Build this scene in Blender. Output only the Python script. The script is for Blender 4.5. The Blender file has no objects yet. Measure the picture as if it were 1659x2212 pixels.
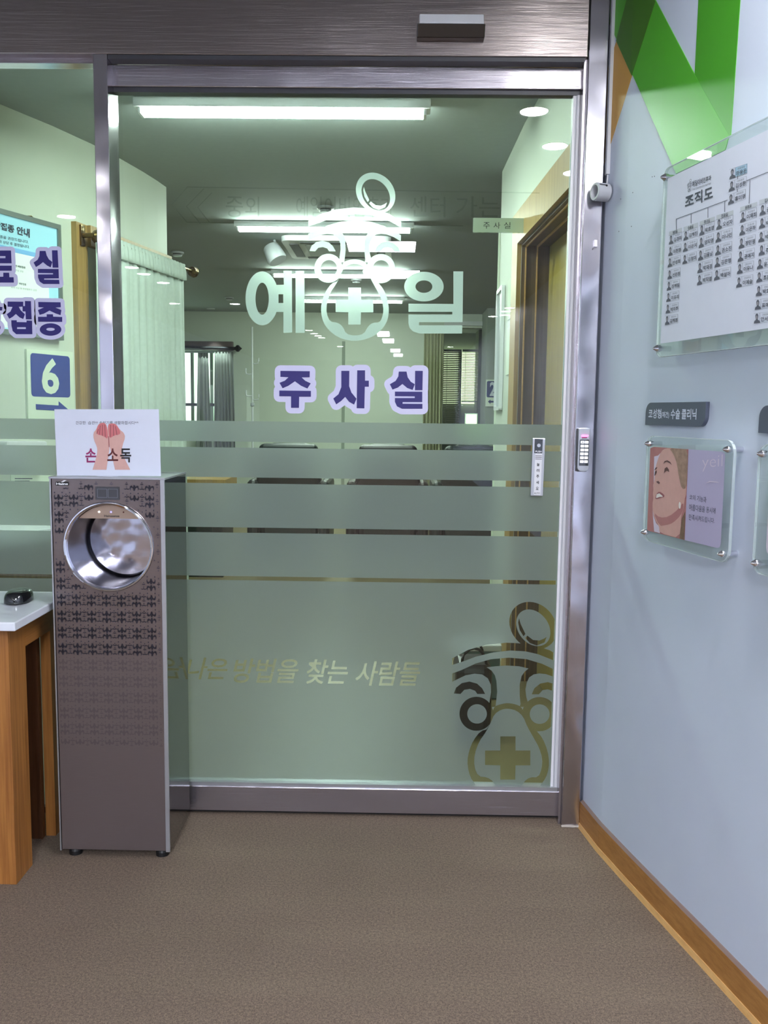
import bpy, bmesh, math, random
from math import sin, cos, pi, radians, hypot
from mathutils import Vector, Matrix
from mathutils.geometry import delaunay_2d_cdt
random.seed(4)
S = bpy.context.scene
COL = S.collection

# ------------------------------------------------------------------ camera, world, exposure
FPX, PITCH, ROLL, YAW, CAMH = 1938.66, radians(6.3158), radians(0.6675), radians(-0.7224), 1.30
def rot(a):
    c, s = cos(ROLL), sin(ROLL)
    a = (a[0]*c-a[2]*s, a[1], a[0]*s+a[2]*c)
    c, s = cos(PITCH), sin(PITCH)
    a = (a[0], a[1]*c+a[2]*s, -a[1]*s+a[2]*c)
    c, s = cos(YAW), sin(YAW)
    return Vector((a[0]*c+a[1]*s, -a[0]*s+a[1]*c, a[2]))
cd = bpy.data.cameras.new('camera'); cam = bpy.data.objects.new('camera', cd); COL.objects.link(cam)
rx, fy, uz = rot((1, 0, 0)), rot((0, 1, 0)), rot((0, 0, 1))
cam.matrix_world = Matrix(((rx.x, uz.x, -fy.x, 0), (rx.y, uz.y, -fy.y, 0), (rx.z, uz.z, -fy.z, CAMH), (0, 0, 0, 1)))
cd.sensor_fit = 'HORIZONTAL'; cd.sensor_width = 36; cd.lens = FPX*36/1659; cd.clip_start = .05
S.camera = cam
S.view_settings.view_transform = 'Standard'; S.view_settings.look = 'None'
S.view_settings.gamma = 1; S.view_settings.use_curve_mapping = False
S.view_settings.exposure = 1.5
w = bpy.data.worlds.new('world'); S.world = w; w.use_nodes = True
w.node_tree.nodes['Background'].inputs[0].default_value = (.75, .85, 1, 1)
w.node_tree.nodes['Background'].inputs[1].default_value = 0.6
CEIL = 2.63; GY = 2.80          # ceiling height; plane of the sliding door's glass
PANEL_E, DOWN_E, TUBE_E = 58, 140, 42   # lamp strengths (front panels, downlights, tubes of the far room)

def ray(px, py): return rot((px-829.5, FPX, 1106-py))
def onY(px, py, Y=GY): r = ray(px, py)*1; k = Y/r.y; return Vector((r.x*k, Y, CAMH+r.z*k))
def onZ(px, py, Z=0): r = ray(px, py); k = (Z-CAMH)/r.z; return Vector((r.x*k, r.y*k, Z))
def onX(px, py, X): r = ray(px, py); k = X/r.x; return Vector((X, r.y*k, CAMH+r.z*k))

# ------------------------------------------------------------------ materials
def lin(c):
    o = []
    for v in c[:3]:
        v = v/255.
        o.append(v/12.92 if v <= .04045 else ((v+.055)/1.055)**2.4)
    return (o[0], o[1], o[2], 1)
M = {}
def mat(name, rgb, rough=.6, metal=0, noise=0, nscale=30, stretch=None, bump=0, spec=.5, emit=None, estr=0, trans=0, coat=0):
    if name in M: return M[name]
    m = bpy.data.materials.new(name); m.use_nodes = True; M[name] = m
    N, L = m.node_tree.nodes, m.node_tree.links
    b = N['Principled BSDF']
    b.inputs['Base Color'].default_value = lin(rgb); b.inputs['Roughness'].default_value = rough
    b.inputs['Metallic'].default_value = metal; b.inputs['Specular IOR Level'].default_value = spec
    b.inputs['Coat Weight'].default_value = coat
    if trans: b.inputs['Transmission Weight'].default_value = trans
    if emit:
        b.inputs['Emission Color'].default_value = lin(emit); b.inputs['Emission Strength'].default_value = estr
    tc = N.new('ShaderNodeTexCoord'); mp = N.new('ShaderNodeMapping')
    L.new(tc.outputs['Object'], mp.inputs[0])
    if stretch: mp.inputs['Scale'].default_value = stretch
    n = N.new('ShaderNodeTexNoise'); n.inputs['Scale'].default_value = nscale; n.inputs['Detail'].default_value = 4
    L.new(mp.outputs[0], n.inputs['Vector'])
    cr = N.new('ShaderNodeValToRGB')
    k = noise
    c = lin(rgb)
    cr.color_ramp.elements[0].position = .3; cr.color_ramp.elements[1].position = .7
    cr.color_ramp.elements[0].color = (c[0]*(1-k), c[1]*(1-k), c[2]*(1-k), 1)
    cr.color_ramp.elements[1].color = (min(1, c[0]*(1+k)), min(1, c[1]*(1+k)), min(1, c[2]*(1+k)), 1)
    L.new(n.outputs['Fac'], cr.inputs[0]); L.new(cr.outputs[0], b.inputs['Base Color'])
    if bump:
        bp = N.new('ShaderNodeBump'); bp.inputs['Strength'].default_value = bump; bp.inputs['Distance'].default_value = .002
        L.new(n.outputs['Fac'], bp.inputs['Height']); L.new(bp.outputs[0], b.inputs['Normal'])
    return m
def steel(name, rgb, rough=.25, wav=.25, wsc=3, brush=(1, 1, 60), metal=1, grain=0):
    m = bpy.data.materials.new(name); m.use_nodes = True; M[name] = m
    N, L = m.node_tree.nodes, m.node_tree.links
    b = N['Principled BSDF']; b.inputs['Metallic'].default_value = metal
    tc = N.new('ShaderNodeTexCoord'); mp = N.new('ShaderNodeMapping'); mp.inputs['Scale'].default_value = brush
    L.new(tc.outputs['Object'], mp.inputs[0])
    n = N.new('ShaderNodeTexNoise'); n.inputs['Scale'].default_value = 25; n.inputs['Detail'].default_value = 5
    L.new(mp.outputs[0], n.inputs['Vector'])
    mr = N.new('ShaderNodeMapRange'); mr.inputs[3].default_value = rough*.8; mr.inputs[4].default_value = rough*1.25
    L.new(n.outputs['Fac'], mr.inputs[0]); L.new(mr.outputs[0], b.inputs['Roughness'])
    cr = N.new('ShaderNodeValToRGB'); c = lin(rgb)
    cr.color_ramp.elements[0].color = (c[0]*.93, c[1]*.93, c[2]*.93, 1); cr.color_ramp.elements[1].color = (c[0]*1.07, c[1]*1.07, c[2]*1.07, 1)
    L.new(n.outputs['Fac'], cr.inputs[0]); L.new(cr.outputs[0], b.inputs['Base Color'])
    n2 = N.new('ShaderNodeTexNoise'); n2.inputs['Scale'].default_value = wsc; n2.inputs['Detail'].default_value = 1
    L.new(tc.outputs['Object'], n2.inputs['Vector'])
    bp = N.new('ShaderNodeBump'); bp.inputs['Strength'].default_value = wav; bp.inputs['Distance'].default_value = .02
    L.new(n2.outputs['Fac'], bp.inputs['Height'])
    if grain:   # fine horizontal brushing spreads highlights upwards and downwards
        mg = N.new('ShaderNodeMapping'); mg.inputs['Scale'].default_value = (3, 3, 900); L.new(tc.outputs['Object'], mg.inputs[0])
        ng = N.new('ShaderNodeTexNoise'); ng.inputs['Scale'].default_value = 1; ng.inputs['Detail'].default_value = 2; L.new(mg.outputs[0], ng.inputs['Vector'])
        bg = N.new('ShaderNodeBump'); bg.inputs['Strength'].default_value = grain; bg.inputs['Distance'].default_value = .0006
        L.new(ng.outputs['Fac'], bg.inputs['Height']); L.new(bp.outputs[0], bg.inputs['Normal']); bp = bg
    L.new(bp.outputs[0], b.inputs['Normal'])
    return m
def wood(name, a, b_, axis='z', rough=.45, scale=1.0):
    m = bpy.data.materials.new(name); m.use_nodes = True; M[name] = m
    N, L = m.node_tree.nodes, m.node_tree.links
    b = N['Principled BSDF']; b.inputs['Roughness'].default_value = rough
    tc = N.new('ShaderNodeTexCoord'); mp = N.new('ShaderNodeMapping')
    sc = {'z': (90, 90, 3), 'y': (90, 3, 90), 'x': (3, 90, 90)}[axis]
    mp.inputs['Scale'].default_value = [v*scale for v in sc]
    L.new(tc.outputs['Object'], mp.inputs[0])
    n = N.new('ShaderNodeTexNoise'); n.inputs['Scale'].default_value = 1; n.inputs['Detail'].default_value = 6; n.inputs['Roughness'].default_value = .65
    L.new(mp.outputs[0], n.inputs['Vector'])
    cr = N.new('ShaderNodeValToRGB'); cr.color_ramp.elements[0].position = .32; cr.color_ramp.elements[1].position = .68
    cr.color_ramp.elements[0].color = lin(a); cr.color_ramp.elements[1].color = lin(b_)
    L.new(n.outputs['Fac'], cr.inputs[0]); L.new(cr.outputs[0], b.inputs['Base Color'])
    bp = N.new('ShaderNodeBump'); bp.inputs['Strength'].default_value = .15; bp.inputs['Distance'].default_value = .001
    L.new(n.outputs['Fac'], bp.inputs['Height']); L.new(bp.outputs[0], b.inputs['Normal'])
    return m
def lamp(name, rgb, e):
    m = bpy.data.materials.new(name); m.use_nodes = True; M[name] = m
    N, L = m.node_tree.nodes, m.node_tree.links
    N.remove(N['Principled BSDF']); em = N.new('ShaderNodeEmission')
    em.inputs[0].default_value = lin(rgb); em.inputs[1].default_value = e
    L.new(em.outputs[0], N['Material Output'].inputs[0]); return m
def clear(name, tint, ior=1.45, rough=0.0, gl=(1, 1, 1, 1), extra=None):
    """clear sheet: tinted straight-through light plus a Fresnel reflection; extra = (diffuse rgb, amount)"""
    m = bpy.data.materials.new(name); m.use_nodes = True; M[name] = m
    N, L = m.node_tree.nodes, m.node_tree.links
    N.remove(N['Principled BSDF'])
    t = N.new('ShaderNodeBsdfTransparent'); t.inputs[0].default_value = lin(tint)
    g = N.new('ShaderNodeBsdfGlossy'); g.inputs['Roughness'].default_value = rough; g.inputs[0].default_value = gl
    fr_ = N.new('ShaderNodeFresnel'); fr_.inputs[0].default_value = ior
    # only the outer faces mirror (seen from inside the sheet nothing is reflected twice)
    ge = N.new('ShaderNodeNewGeometry'); iv = N.new('ShaderNodeMath'); iv.operation = 'SUBTRACT'; iv.inputs[0].default_value = 1.6
    m2 = N.new('ShaderNodeMath'); m2.operation = 'MULTIPLY'; m2.inputs[1].default_value = 1.6
    L.new(ge.outputs['Backfacing'], m2.inputs[0]); L.new(m2.outputs[0], iv.inputs[1])
    f = N.new('ShaderNodeMath'); f.operation = 'MULTIPLY'; f.use_clamp = True
    L.new(fr_.outputs[0], f.inputs[0]); L.new(iv.outputs[0], f.inputs[1])
    src = t
    if extra:
        d = N.new('ShaderNodeBsdfDiffuse'); d.inputs[0].default_value = lin(extra[0])
        x = N.new('ShaderNodeMixShader'); x.inputs[0].default_value = extra[1]
        L.new(t.outputs[0], x.inputs[1]); L.new(d.outputs[0], x.inputs[2]); src = x
    mx = N.new('ShaderNodeMixShader')
    L.new(f.outputs[0], mx.inputs[0]); L.new(src.outputs[0], mx.inputs[1]); L.new(g.outputs[0], mx.inputs[2])
    L.new(mx.outputs[0], N['Material Output'].inputs[0]); return m
def frosted(name, rgb, dif=.3, tl=.45, rgbd=None):
    m = bpy.data.materials.new(name); m.use_nodes = True; M[name] = m
    N, L = m.node_tree.nodes, m.node_tree.links
    N.remove(N['Principled BSDF'])
    def col(node, c):
        n = N.new('ShaderNodeTexNoise'); n.inputs['Scale'].default_value = 900
        tc = N.new('ShaderNodeTexCoord'); L.new(tc.outputs['Object'], n.inputs['Vector'])
        cr = N.new('ShaderNodeValToRGB'); q = lin(c)
        cr.color_ramp.elements[0].color = (q[0]*.9, q[1]*.9, q[2]*.9, 1); cr.color_ramp.elements[1].color = (q[0]*1.1, q[1]*1.1, q[2]*1.1, 1)
        L.new(n.outputs['Fac'], cr.inputs[0]); L.new(cr.outputs[0], node.inputs[0])
    d = N.new('ShaderNodeBsdfDiffuse'); col(d, rgbd or rgb)
    t = N.new('ShaderNodeBsdfTranslucent'); col(t, rgb)
    r = N.new('ShaderNodeBsdfRefraction'); r.inputs['Roughness'].default_value = .5; r.inputs['IOR'].default_value = 1.14
    r.inputs[0].default_value = lin(rgb)
    a = N.new('ShaderNodeMixShader'); a.inputs[0].default_value = tl/(1-dif)
    L.new(r.outputs[0], a.inputs[1]); L.new(t.outputs[0], a.inputs[2])
    b = N.new('ShaderNodeMixShader'); b.inputs[0].default_value = dif
    L.new(a.outputs[0], b.inputs[1]); L.new(d.outputs[0], b.inputs[2])
    L.new(b.outputs[0], N['Material Output'].inputs[0]); return m

# ------------------------------------------------------------------ object helpers
BASE = {}
def thing(name, label, cat, loc=(0, 0, 0), group=None, kind=None):
    o = bpy.data.objects.new(name, None); COL.objects.link(o); o.location = loc; o.empty_display_size = .05
    BASE[o.name] = Vector(loc)
    if label: o['label'] = label
    if cat: o['category'] = cat
    if group: o['group'] = group
    if kind: o['kind'] = kind
    return o
def mk(name, vf, m, parent=None, label=None, cat=None, group=None, kind=None, smooth=False, bevel=0, seg=2):
    vs, fs = vf
    off = BASE.get(parent.name, Vector((0, 0, 0))) if parent else Vector((0, 0, 0))
    me = bpy.data.meshes.new(name)
    me.from_pydata([tuple(Vector(v)-off) for v in vs], [], fs); me.update()
    o = bpy.data.objects.new(name, me); COL.objects.link(o)
    if parent: o.parent = parent
    BASE[o.name] = off
    me.materials.append(m)
    if smooth:
        for p in me.polygons: p.use_smooth = True
        if smooth == 'auto':
            bm = bmesh.new(); bm.from_mesh(me)
            for e in bm.edges:
                if len(e.link_faces) == 2 and e.calc_face_angle(0) > .7: e.smooth = False
            bm.to_mesh(me); bm.free()
    if bevel:
        b = o.modifiers.new('bevel', 'BEVEL'); b.width = bevel; b.segments = seg; b.limit_method = 'ANGLE'
    if label: o['label'] = label
    if cat: o['category'] = cat
    if group: o['group'] = group
    if kind: o['kind'] = kind
    return o
def box(x0, x1, y0, y1, z0, z1):
    v = [(x, y, z) for x in (x0, x1) for y in (y0, y1) for z in (z0, z1)]
    return v, [(0, 1, 3, 2), (4, 6, 7, 5), (0, 4, 5, 1), (2, 3, 7, 6), (0, 2, 6, 4), (1, 5, 7, 3)]
def obox(c, ax, ay, az, sx, sy, sz):
    c = Vector(c); v = []
    for i in (-.5, .5):
        for j in (-.5, .5):
            for k in (-.5, .5): v.append(c+Vector(ax)*i*sx+Vector(ay)*j*sy+Vector(az)*k*sz)
    return v, [(0, 1, 3, 2), (4, 6, 7, 5), (0, 4, 5, 1), (2, 3, 7, 6), (0, 2, 6, 4), (1, 5, 7, 3)]
def join(*ps):
    V, F = [], []
    for v, f in ps:
        n = len(V); V += list(v); F += [tuple(i+n for i in q) for q in f]
    return V, F
def frame_of(d):
    d = Vector(d).normalized(); u = Vector((0, 0, 1)) if abs(d.z) < .9 else Vector((1, 0, 0))
    a = d.cross(u).normalized(); return a, d.cross(a).normalized()
def lathe(p0, axis, prof, n=32, cap=True):
    """prof = [(along, radius)...] about axis from p0"""
    p0 = Vector(p0); ax = Vector(axis).normalized(); a, b = frame_of(ax)
    V, F = [], []
    for t, r in prof:
        for i in range(n): V.append(p0+ax*t+a*(r*cos(2*pi*i/n))+b*(r*sin(2*pi*i/n)))
    for k in range(len(prof)-1):
        for i in range(n):
            j = (i+1) % n; F.append((k*n+i, k*n+j, (k+1)*n+j, (k+1)*n+i))
    if cap: F.append(tuple(range(n-1, -1, -1))); F.append(tuple(range((len(prof)-1)*n, len(prof)*n)))
    return V, F
def tube(path, r, n=8):
    path = [Vector(p) for p in path]; V, F = [], []
    for i, p in enumerate(path):
        d = path[min(i+1, len(path)-1)]-path[max(i-1, 0)]
        a, b = frame_of(d); rr = r[i] if isinstance(r, (list, tuple)) else r
        for k in range(n): V.append(p+a*(rr*cos(2*pi*k/n))+b*(rr*sin(2*pi*k/n)))
    for i in range(len(path)-1):
        for k in range(n):
            j = (k+1) % n; F.append((i*n+k, i*n+j, (i+1)*n+j, (i+1)*n+k))
    F.append(tuple(range(n-1, -1, -1))); F.append(tuple(range((len(path)-1)*n, len(path)*n)))
    return V, F

# ------------------------------------------------------------------ flat shapes: painted regions -> triangles
def region(layers, cuts=(), keepraw=False):
    """layers = [(polygon, on)], later layers win.  Returns 2D verts + triangles that end up on."""
    P, faces, edges = [], [], []
    for poly, on in layers:
        q = []
        for p in poly:
            if not q or abs(p[0]-q[-1][0])+abs(p[1]-q[-1][1]) > 1e-9: q.append(p)
        if sum(q[i-1][0]*q[i][1]-q[i][0]*q[i-1][1] for i in range(len(q))) < 0: q.reverse()
        n = len(P); P += [Vector((p[0], p[1])) for p in q]; faces.append(tuple(range(n, n+len(q))))
    for a, b in cuts:
        n = len(P); P += [Vector(a), Vector(b)]; edges.append((n, n+1))
    r = delaunay_2d_cdt(P, edges, faces, 0, 1e-7, True)
    F = []
    for t, og in zip(r[2], r[5]):
        if og and layers[max(og)][1]: F.append(tuple(t))
    used = sorted({i for t in F for i in t}); ix = {u: k for k, u in enumerate(used)}
    V = [(r[0][u].x, r[0][u].y) for u in used]; F = [tuple(ix[i] for i in t) for t in F]
    G = []
    for t in F:
        a, b, c = (V[i] for i in t)
        if (b[0]-a[0])*(c[1]-a[1])-(b[1]-a[1])*(c[0]-a[0]) < 0: t = (t[0], t[2], t[1])
        G.append(t)
    return V, G
def lift(vf, fn, d0=0.0, d1=None):
    """map 2D region to 3D by fn(u, v, depth); with d1 give it thickness"""
    V, F = vf
    A = [fn(u, v, d0) for u, v in V]
    if d1 is None: return A, list(F)
    n = len(V); B = [fn(u, v, d1) for u, v in V]
    FF = list(F)+[tuple(reversed([i+n for i in t])) for t in F]
    cnt = {}
    for t in F:
        for i in range(3):
            e = (t[i], t[(i+1) % 3]); cnt[e] = 1
    for (a, b) in cnt:
        if (b, a) not in cnt: FF.append((b, a, a+n, b+n))
    return A+B, FF
def fat(P):
    a, b, c = P[:3]
    A2 = abs((b[0]-a[0])*(c[1]-a[1])-(b[1]-a[1])*(c[0]-a[0]))
    return A2 > 3e-6*max(hypot(a[0]-b[0], a[1]-b[1]), hypot(c[0]-b[0], c[1]-b[1]), hypot(a[0]-c[0], a[1]-c[1]))
def tri_layers(vf, on=True): return [([vf[0][i] for i in f], on) for f in vf[1]]
def ell(cx, cy, a, b, ang=0, n=48):
    c, s = cos(radians(ang)), sin(radians(ang))
    return [(cx+a*cos(2*pi*i/n)*c-b*sin(2*pi*i/n)*s, cy+a*cos(2*pi*i/n)*s+b*sin(2*pi*i/n)*c) for i in range(n)]
def stroke(p, q, r0, n=8):
    a = math.atan2(q[1]-p[1], q[0]-p[0])
    return [(q[0]+r0*cos(a+pi*(i/n-.5)), q[1]+r0*sin(a+pi*(i/n-.5))) for i in range(n+1)] + \
           [(p[0]+r0*cos(a+pi*(i/n+.5)), p[1]+r0*sin(a+pi*(i/n+.5))) for i in range(n+1)]
def halo(polys, r):
    L = []
    for p in polys:
        L.append((p, True))
        for i in range(len(p)):
            a, b = p[i], p[(i+1) % len(p)]
            if hypot(a[0]-b[0], a[1]-b[1]) > 1e-6: L.append((stroke(a, b, r), True))
    return L
def rrect(x0, x1, y0, y1, rs, n=6):
    """rs: radii (bl, br, tr, tl) in u,v"""
    out = []
    for (cx, cy, a0, r) in ((x0+rs[0], y0+rs[0], pi, rs[0]), (x1-rs[1], y0+rs[1], 1.5*pi, rs[1]), (x1-rs[2], y1-rs[2], 0, rs[2]), (x0+rs[3], y1-rs[3], .5*pi, rs[3])):
        if r <= 0: out.append((cx, cy)); continue
        out += [(cx+r*cos(a0+pi/2*i/n), cy+r*sin(a0+pi/2*i/n)) for i in range(n+1)]
    return out
def smooth(poly, it=1, closed=True):
    for _ in range(it):
        q = []
        for i in range(len(poly)):
            a, b = poly[i], poly[(i+1) % len(poly)]
            q += [(a[0]*.75+b[0]*.25, a[1]*.75+b[1]*.25), (a[0]*.25+b[0]*.75, a[1]*.25+b[1]*.75)]
        poly = q
    return poly
TCACHE = {}
def text2d(body, bold=0, spacing=1, shear=0):
    """text as 2D triangles in the unit box"""
    k = (body, bold, spacing, shear)
    if k in TCACHE: return TCACHE[k]
    c = bpy.data.curves.new('text', 'FONT'); c.body = body; c.offset = bold; c.space_character = spacing; c.shear = shear
    c.resolution_u = 3
    o = bpy.data.objects.new('text', c); COL.objects.link(o); bpy.context.view_layer.update()
    me = bpy.data.meshes.new_from_object(o.evaluated_get(bpy.context.evaluated_depsgraph_get()))
    me.calc_loop_triangles()
    V = [(v.co.x, v.co.y) for v in me.vertices]; F = [tuple(t.vertices) for t in me.loop_triangles]
    bpy.data.objects.remove(o); bpy.data.meshes.remove(me); bpy.data.curves.remove(c)
    x0, x1 = min(v[0] for v in V), max(v[0] for v in V); y0, y1 = min(v[1] for v in V), max(v[1] for v in V)
    V = [((x-x0)/(x1-x0), (y-y0)/(y1-y0)) for x, y in V]
    G = []
    for t in F:
        a, b, c_ = (V[i] for i in t)
        if (b[0]-a[0])*(c_[1]-a[1])-(b[1]-a[1])*(c_[0]-a[0]) < 0: t = (t[0], t[2], t[1])
        G.append(t)
    TCACHE[k] = (V, G); return V, G
def quadmap(vf, tl, tr, br, bl):
    """unit-box 2D shape into a quad (bilinear)"""
    V = []
    for u, v in vf[0]:
        V.append(tuple(bl[i]*(1-u)*(1-v)+br[i]*u*(1-v)+tl[i]*(1-u)*v+tr[i]*u*v for i in (0, 1)))
    return V, vf[1]
def boxmap(vf, x0, x1, y0, y1): return [(x0+u*(x1-x0), y0+v*(y1-y0)) for u, v in vf[0]], vf[1]
def join2(*ps):
    V, F = [], []
    for v, f in ps:
        n = len(V); V += list(v); F += [tuple(i+n for i in q) for q in f]
    return V, F
def fixw(vf3):
    """turn triangles so that they face the camera side (flat print only)"""
    V, F = vf3; G = []
    e = Vector((0, 0, CAMH))
    for t in F:
        a, b, c = (Vector(V[i]) for i in t[:3])
        G.append(t if (b-a).cross(c-a).dot(e-a) > 0 else tuple(reversed(t)))
    return V, G
def pxY(Y):   # pixel -> point on the plane Y, depth towards the viewer
    return lambda x, y, d: onY(x, y, Y)+Vector((0, -d, 0))

# ------------------------------------------------------------------ material palette
steel('steel_frame', (180, 174, 182), .2, .25, 4, (1, 1, 60), .88, .5)
steel('steel_jamb', (196, 192, 200), .14, .5, 5, (60, 60, 1))
steel('steel_header', (148, 138, 136), .22, .15, 2, (1, 1, 50), .9, .6)
steel('steel_machine', (124, 113, 112), .2, .12, 3, (1, 1, 40), .6)
steel('steel_mirror', (150, 152, 152), .06, .05, 3)
steel('steel_bowl', (200, 198, 210), .14, .25, 16)
steel('steel_drum', (110, 110, 118), .22, .1, 8)
steel('chrome', (225, 225, 232), .05, 0, 3)
steel('bronze', (120, 100, 62), .35, .6, 30)
mat('wall_paint', (208, 217, 233), .55, noise=.015, nscale=6)
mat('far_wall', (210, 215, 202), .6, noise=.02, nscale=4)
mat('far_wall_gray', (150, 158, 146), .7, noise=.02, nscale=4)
mat('ceiling_paint', (162, 168, 168), .8, noise=.02)
mat('ceiling_front', (170, 170, 174), .8, noise=.02)
mat('back_wall', (120, 116, 116), .8, noise=.05)
wood('oak', (134, 82, 34), (176, 118, 58)); wood('oak_y', (134, 82, 34), (172, 114, 56), 'y')
wood('oak_dark', (84, 50, 28), (112, 70, 40)); wood('door_wood', (158, 124, 72), (186, 150, 92)); wood('door_slab', (150, 130, 62), (170, 148, 78))
wood('brown_wood', (84, 66, 48), (112, 92, 70)); wood('base_wood', (158, 106, 50), (184, 132, 72), 'y'); wood('base_lip', (196, 150, 92), (214, 170, 110), 'y')
mat('marble', (226, 230, 238), .18, noise=.03, nscale=8)
mat('black_gloss', (14, 15, 20), .08, coat=1); mat('black', (18, 18, 20), .5); mat('dark_gray', (62, 62, 68), .45)
mat('leather', (42, 36, 38), .38, noise=.15, nscale=60, bump=.3); mat('leather_b', (28, 38, 38), .4, noise=.1, nscale=60, bump=.3)
mat('white_plastic', (222, 222, 226), .35); mat('gray_plastic', (186, 188, 194), .4, noise=.02); mat('silver', (186, 188, 194), .3, .7)
mat('paper', (214, 218, 232), .75, noise=.01); mat('paper_green', (226, 234, 216), .7)
mat('navy', (32, 20, 106), .5); mat('sticker_white', (206, 204, 232), .55); mat('sign_blue', (34, 62, 150), .45); mat('sign_navy', (24, 42, 104), .5)
mat('ink', (62, 66, 82), .7); mat('ink_soft', (112, 116, 128), .7); mat('ink_line', (92, 98, 112), .7); mat('ink_black', (26, 26, 30), .7)
mat('plate', (84, 90, 106), .35); mat('plate_text', (214, 220, 236), .5)
mat('ribbon_green', (84, 178, 44), .4); mat('ribbon_green_deep', (74, 160, 40), .4); mat('ribbon_shade', (70, 124, 34), .4); mat('ribbon_orange', (214, 162, 68), .4)
mat('curtain', (206, 216, 210), .85, noise=.04, nscale=50); mat('curtain_beige', (168, 168, 136), .85, noise=.05, nscale=40); mat('curtain_gray', (122, 126, 118), .85, noise=.06, nscale=40)
mat('skin', (208, 164, 154), .7, noise=.03, nscale=60); mat('skin_deep', (178, 122, 120), .7, noise=.03, nscale=60); mat('crease', (150, 84, 88), .7); mat('skin_pink', (204, 116, 118), .7)
mat('hair', (158, 130, 112), .7, noise=.2, nscale=80); mat('hair_deep', (122, 98, 80), .7, noise=.2, nscale=80)
mat('lavender', (182, 174, 204), .6); mat('lilac_pale', (212, 200, 216), .6); mat('feature', (104, 76, 74), .7); mat('lip', (158, 98, 102), .6); mat('teeth', (232, 226, 220), .5)
mat('magenta', (146, 44, 100), .7); mat('maroon', (92, 34, 36), .7)
mat('screen_blue', (158, 206, 222), .3, emit=(150, 200, 222), estr=.2); mat('screen_white', (212, 222, 218), .3, emit=(205, 218, 212), estr=.25); mat('screen_band', (116, 168, 214), .4, emit=(110, 160, 210), estr=.2)
mat('frame_gray', (140, 148, 146), .35, .5)
mat('slat', (188, 190, 160), .5); mat('slat_dark', (120, 120, 100), .5)
mat('far_floor', (128, 114, 82), .35, noise=.05, nscale=5)
lamp('panel_light', (236, 242, 255), PANEL_E); lamp('down_light', (250, 252, 255), DOWN_E); lamp('tube_light', (244, 255, 250), TUBE_E)
lamp('daylight', (196, 226, 205), 1.6); lamp('pink_led', (255, 60, 190), 5); lamp('blue_led', (90, 90, 255), 3); lamp('white_led', (255, 255, 255), 8)
lamp('green_screen', (196, 255, 176), 1.1); lamp('daylight_dim', (226, 236, 196), .75)
clear('glass', (238, 247, 240), 1.5)
clear('acrylic', (250, 253, 252), 1.49, extra=((200, 214, 212), .10))
clear('acrylic_edge', (245, 250, 250), 1.49, extra=((235, 242, 244), .5))
clear('ghost_film', (240, 242, 240), 1.04, .2)
clear('milky_acrylic', (210, 225, 215), 1.45, extra=((220, 232, 215), .6))
frosted('frost', (190, 196, 196), .26, .21, (158, 170, 166))
frosted('frost_logo', (204, 222, 212), .5, .36, (186, 212, 200))
# carpet
m = mat('carpet', (114, 98, 84), .95, noise=.42, nscale=330, bump=.8)
_N, _L = m.node_tree.nodes, m.node_tree.links      # flecks of lighter and darker yarn over soft large patches
_b = _N['Principled BSDF']; _src = _b.inputs['Base Color'].links[0].from_socket
_tc = [n for n in _N if n.type == 'TEX_COORD'][0]
for _sc, _lo, _hi, _p0, _p1 in ((150, .80, 1.22, .35, .65), (2.2, .93, 1.07, .3, .7)):
    _n = _N.new('ShaderNodeTexNoise'); _n.inputs['Scale'].default_value = _sc; _n.inputs['Detail'].default_value = 3
    _L.new(_tc.outputs['Object'], _n.inputs['Vector'])
    _r = _N.new('ShaderNodeMapRange'); _r.inputs[1].default_value = _p0; _r.inputs[2].default_value = _p1; _r.inputs[3].default_value = _lo; _r.inputs[4].default_value = _hi
    _L.new(_n.outputs['Fac'], _r.inputs[0])
    _v = _N.new('ShaderNodeVectorMath'); _v.operation = 'SCALE'; _L.new(_src, _v.inputs[0]); _L.new(_r.outputs[0], _v.inputs['Scale']); _src = _v.outputs[0]
_L.new(_src, _b.inputs['Base Color'])
# damask panel colours
mat('damask', (40, 38, 48), .3, .4); mat('damask_weak_gloss', (110, 101, 102), .25, .6)

# ------------------------------------------------------------------ room shell
RW = [(0.606, 2.86), (0.607, 2.735), (0.630, 2.58), (0.668, 2.40), (0.706, 2.23), (0.752, 2.03), (0.801, 1.81), (0.852, 1.58), (0.903, 1.35), (0.955, 1.1), (1.01, .85), (1.30, -.45), (1.5, -2.0), (1.5, -18)]
def prism_path(path, z0, z1, t):
    """wall of thickness t to the right-hand/outer side of a path (offset along +x mostly)"""
    V, F = [], []
    n = len(path)
    for i, (x, y) in enumerate(path):
        a = Vector(path[max(i-1, 0)]); b = Vector(path[min(i+1, n-1)]); d = (b-a).normalized(); nn = Vector((-d.y, d.x))
        for q in ((x, y), (x+nn.x*t, y+nn.y*t)):
            V += [(q[0], q[1], z0), (q[0], q[1], z1)]
    for i in range(n-1):
        k = i*4
        F += [(k, k+1, k+5, k+4), (k+2, k+6, k+7, k+3), (k+1, k+3, k+7, k+5), (k, k+4, k+6, k+2)]
    F += [(0, 2, 3, 1), ((n-1)*4, (n-1)*4+1, (n-1)*4+3, (n-1)*4+2)]
    return V, F
mk('floor', box(-3.6, 2.2, -18.2, 2.83, -.1, 0), M['carpet'], kind='structure')
mk('floor_far', box(-3.8, 4.2, 2.83, 15.2, -.1, 0), M['far_floor'], kind='structure')
mk('ceiling', box(-3.6, 2.2, -18.2, 2.83, CEIL, CEIL+.1), M['ceiling_front'], kind='structure')
mk('ceiling_far', box(-3.8, 4.2, 2.83, 15.2, CEIL, CEIL+.1), M['ceiling_paint'], kind='structure')
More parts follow.
